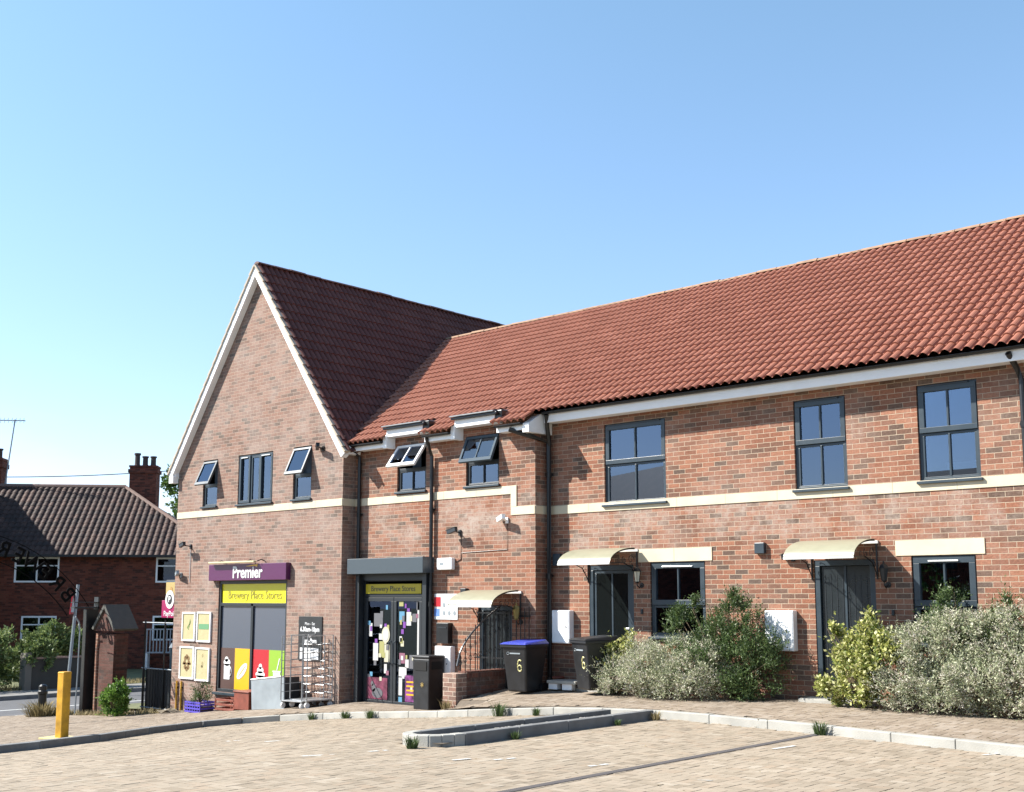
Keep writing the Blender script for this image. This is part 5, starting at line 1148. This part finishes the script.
tree('tree behind the viewer, between the two opposite houses',(-24,-37,-1),[(-24,-37,3.2,2.4,2.4,2.0,3),(-23,-37,5.0,1.6,1.6,1.2,2)],500,.3,63)
tree('tree behind the viewer, right of the opposite houses',(-4,-34,-.2),[(-4,-34,3.0,2.6,2.4,2.0,3),(-5,-34,4.6,1.6,1.6,1.2,2)],500,.3,64)
rr=random.Random(9); gt=MB()
for _ in range(420):
    x=rr.uniform(-17,-3); y=-2.42-abs(rr.gauss(0,.10)) if rr.random()<.55 else rr.uniform(-2.2,-1.0)
    if rr.random()<.12: y=rr.uniform(-8,-3)
    z=(h(x)-.09) if inside(LOT,x,y) else pav(x,y)+.004
    a=rr.uniform(0,6.3); q=rr.uniform(.008,.022); c_,s_=math.cos(a)*q,math.sin(a)*q
    gt.face([(x-c_,y-s_,z),(x+s_*.5,y-c_*.5,z+.004),(x+c_,y+s_,z),(x-s_*.5,y+c_*.5,z+.006)])
gt.build('leaf_litter',M_dry,kind='stuff')
# ------------------------------------------------------------------ camera, light, world
cam=bpy.data.cameras.new('camera'); co=bpy.data.objects.new('camera',cam); C.objects.link(co)
co.location=(0,-15.75,1.6); co.rotation_euler=(rad(90)+math.atan(152/1150),0,rad(42.2))
cam.sensor_width=36; cam.lens=1150*36/1024; cam.shift_y=49/1024; cam.clip_end=2000; sc.camera=co
SUND=Vector((-1.24,-1.0,1.36))
su=bpy.data.lights.new('sun','SUN'); su.energy=5.0; su.angle=rad(.53); su.color=(1,.955,.88)
so=bpy.data.objects.new('sun',su); C.objects.link(so); so.rotation_euler=SUND.to_track_quat('Z','Y').to_euler()
el=math.atan2(SUND.z,math.hypot(SUND.x,SUND.y)); az=math.atan2(SUND.x,SUND.y)
W=bpy.data.worlds.new('World'); sc.world=W; W.use_nodes=True; t=W.node_tree; bg=t.nodes['Background']
sk=t.nodes.new('ShaderNodeTexSky'); sk.sky_type='NISHITA'; sk.sun_disc=False; sk.sun_elevation=el; sk.sun_rotation=az; sk.air_density=1.0; sk.dust_density=.25; sk.ozone_density=1.2; sk.altitude=50
# thin low cloud near the horizon
tc=t.nodes.new('ShaderNodeTexCoord'); mp=t.nodes.new('ShaderNodeMapping'); mp.inputs['Scale'].default_value=(2.2,2.2,9); t.links.new(tc.outputs['Generated'],mp.inputs['Vector'])
nz=t.nodes.new('ShaderNodeTexNoise'); nz.inputs['Scale'].default_value=1.6; nz.inputs['Detail'].default_value=4; nz.inputs['Roughness'].default_value=.6; t.links.new(mp.outputs[0],nz.inputs['Vector'])
sp=t.nodes.new('ShaderNodeSeparateXYZ'); t.links.new(tc.outputs['Generated'],sp.inputs[0])
mr=t.nodes.new('ShaderNodeMapRange'); mr.inputs['From Min'].default_value=.16; mr.inputs['From Max'].default_value=.02; t.links.new(sp.outputs[2],mr.inputs['Value'])
m2=t.nodes.new('ShaderNodeMapRange'); m2.inputs['From Min'].default_value=.45; m2.inputs['From Max'].default_value=.65; t.links.new(nz.outputs['Fac'],m2.inputs['Value'])
mm=t.nodes.new('ShaderNodeMath'); mm.operation='MULTIPLY'; t.links.new(mr.outputs[0],mm.inputs[0]); t.links.new(m2.outputs[0],mm.inputs[1])
mx=t.nodes.new('ShaderNodeMix'); mx.data_type='RGBA'; t.links.new(mm.outputs[0],mx.inputs['Factor']); t.links.new(sk.outputs[0],mx.inputs['A']); mx.inputs['B'].default_value=(5.2,6.0,6.8,1)
tn=t.nodes.new('ShaderNodeVectorMath'); tn.operation='MULTIPLY'; t.links.new(mx.outputs['Result'],tn.inputs[0])
sr=ramp(t,[(0,(.80,.78,.90)),(.12,(.85,.86,.97)),(.3,(.93,.99,1.02)),(.6,(1.02,1.16,1.06)),(1,(1.0,1.12,1.05))]); t.links.new(sp.outputs[2],sr.inputs[0]); t.links.new(sr.outputs[0],tn.inputs[1])
t.links.new(tn.outputs[0],bg.inputs['Color']); bg.inputs['Strength'].default_value=.097
sc.view_settings.view_transform='Standard'; sc.view_settings.look='None'; sc.view_settings.gamma=1; sc.view_settings.exposure=1.35
sc.cycles.max_bounces=6; sc.cycles.transparent_max_bounces=12
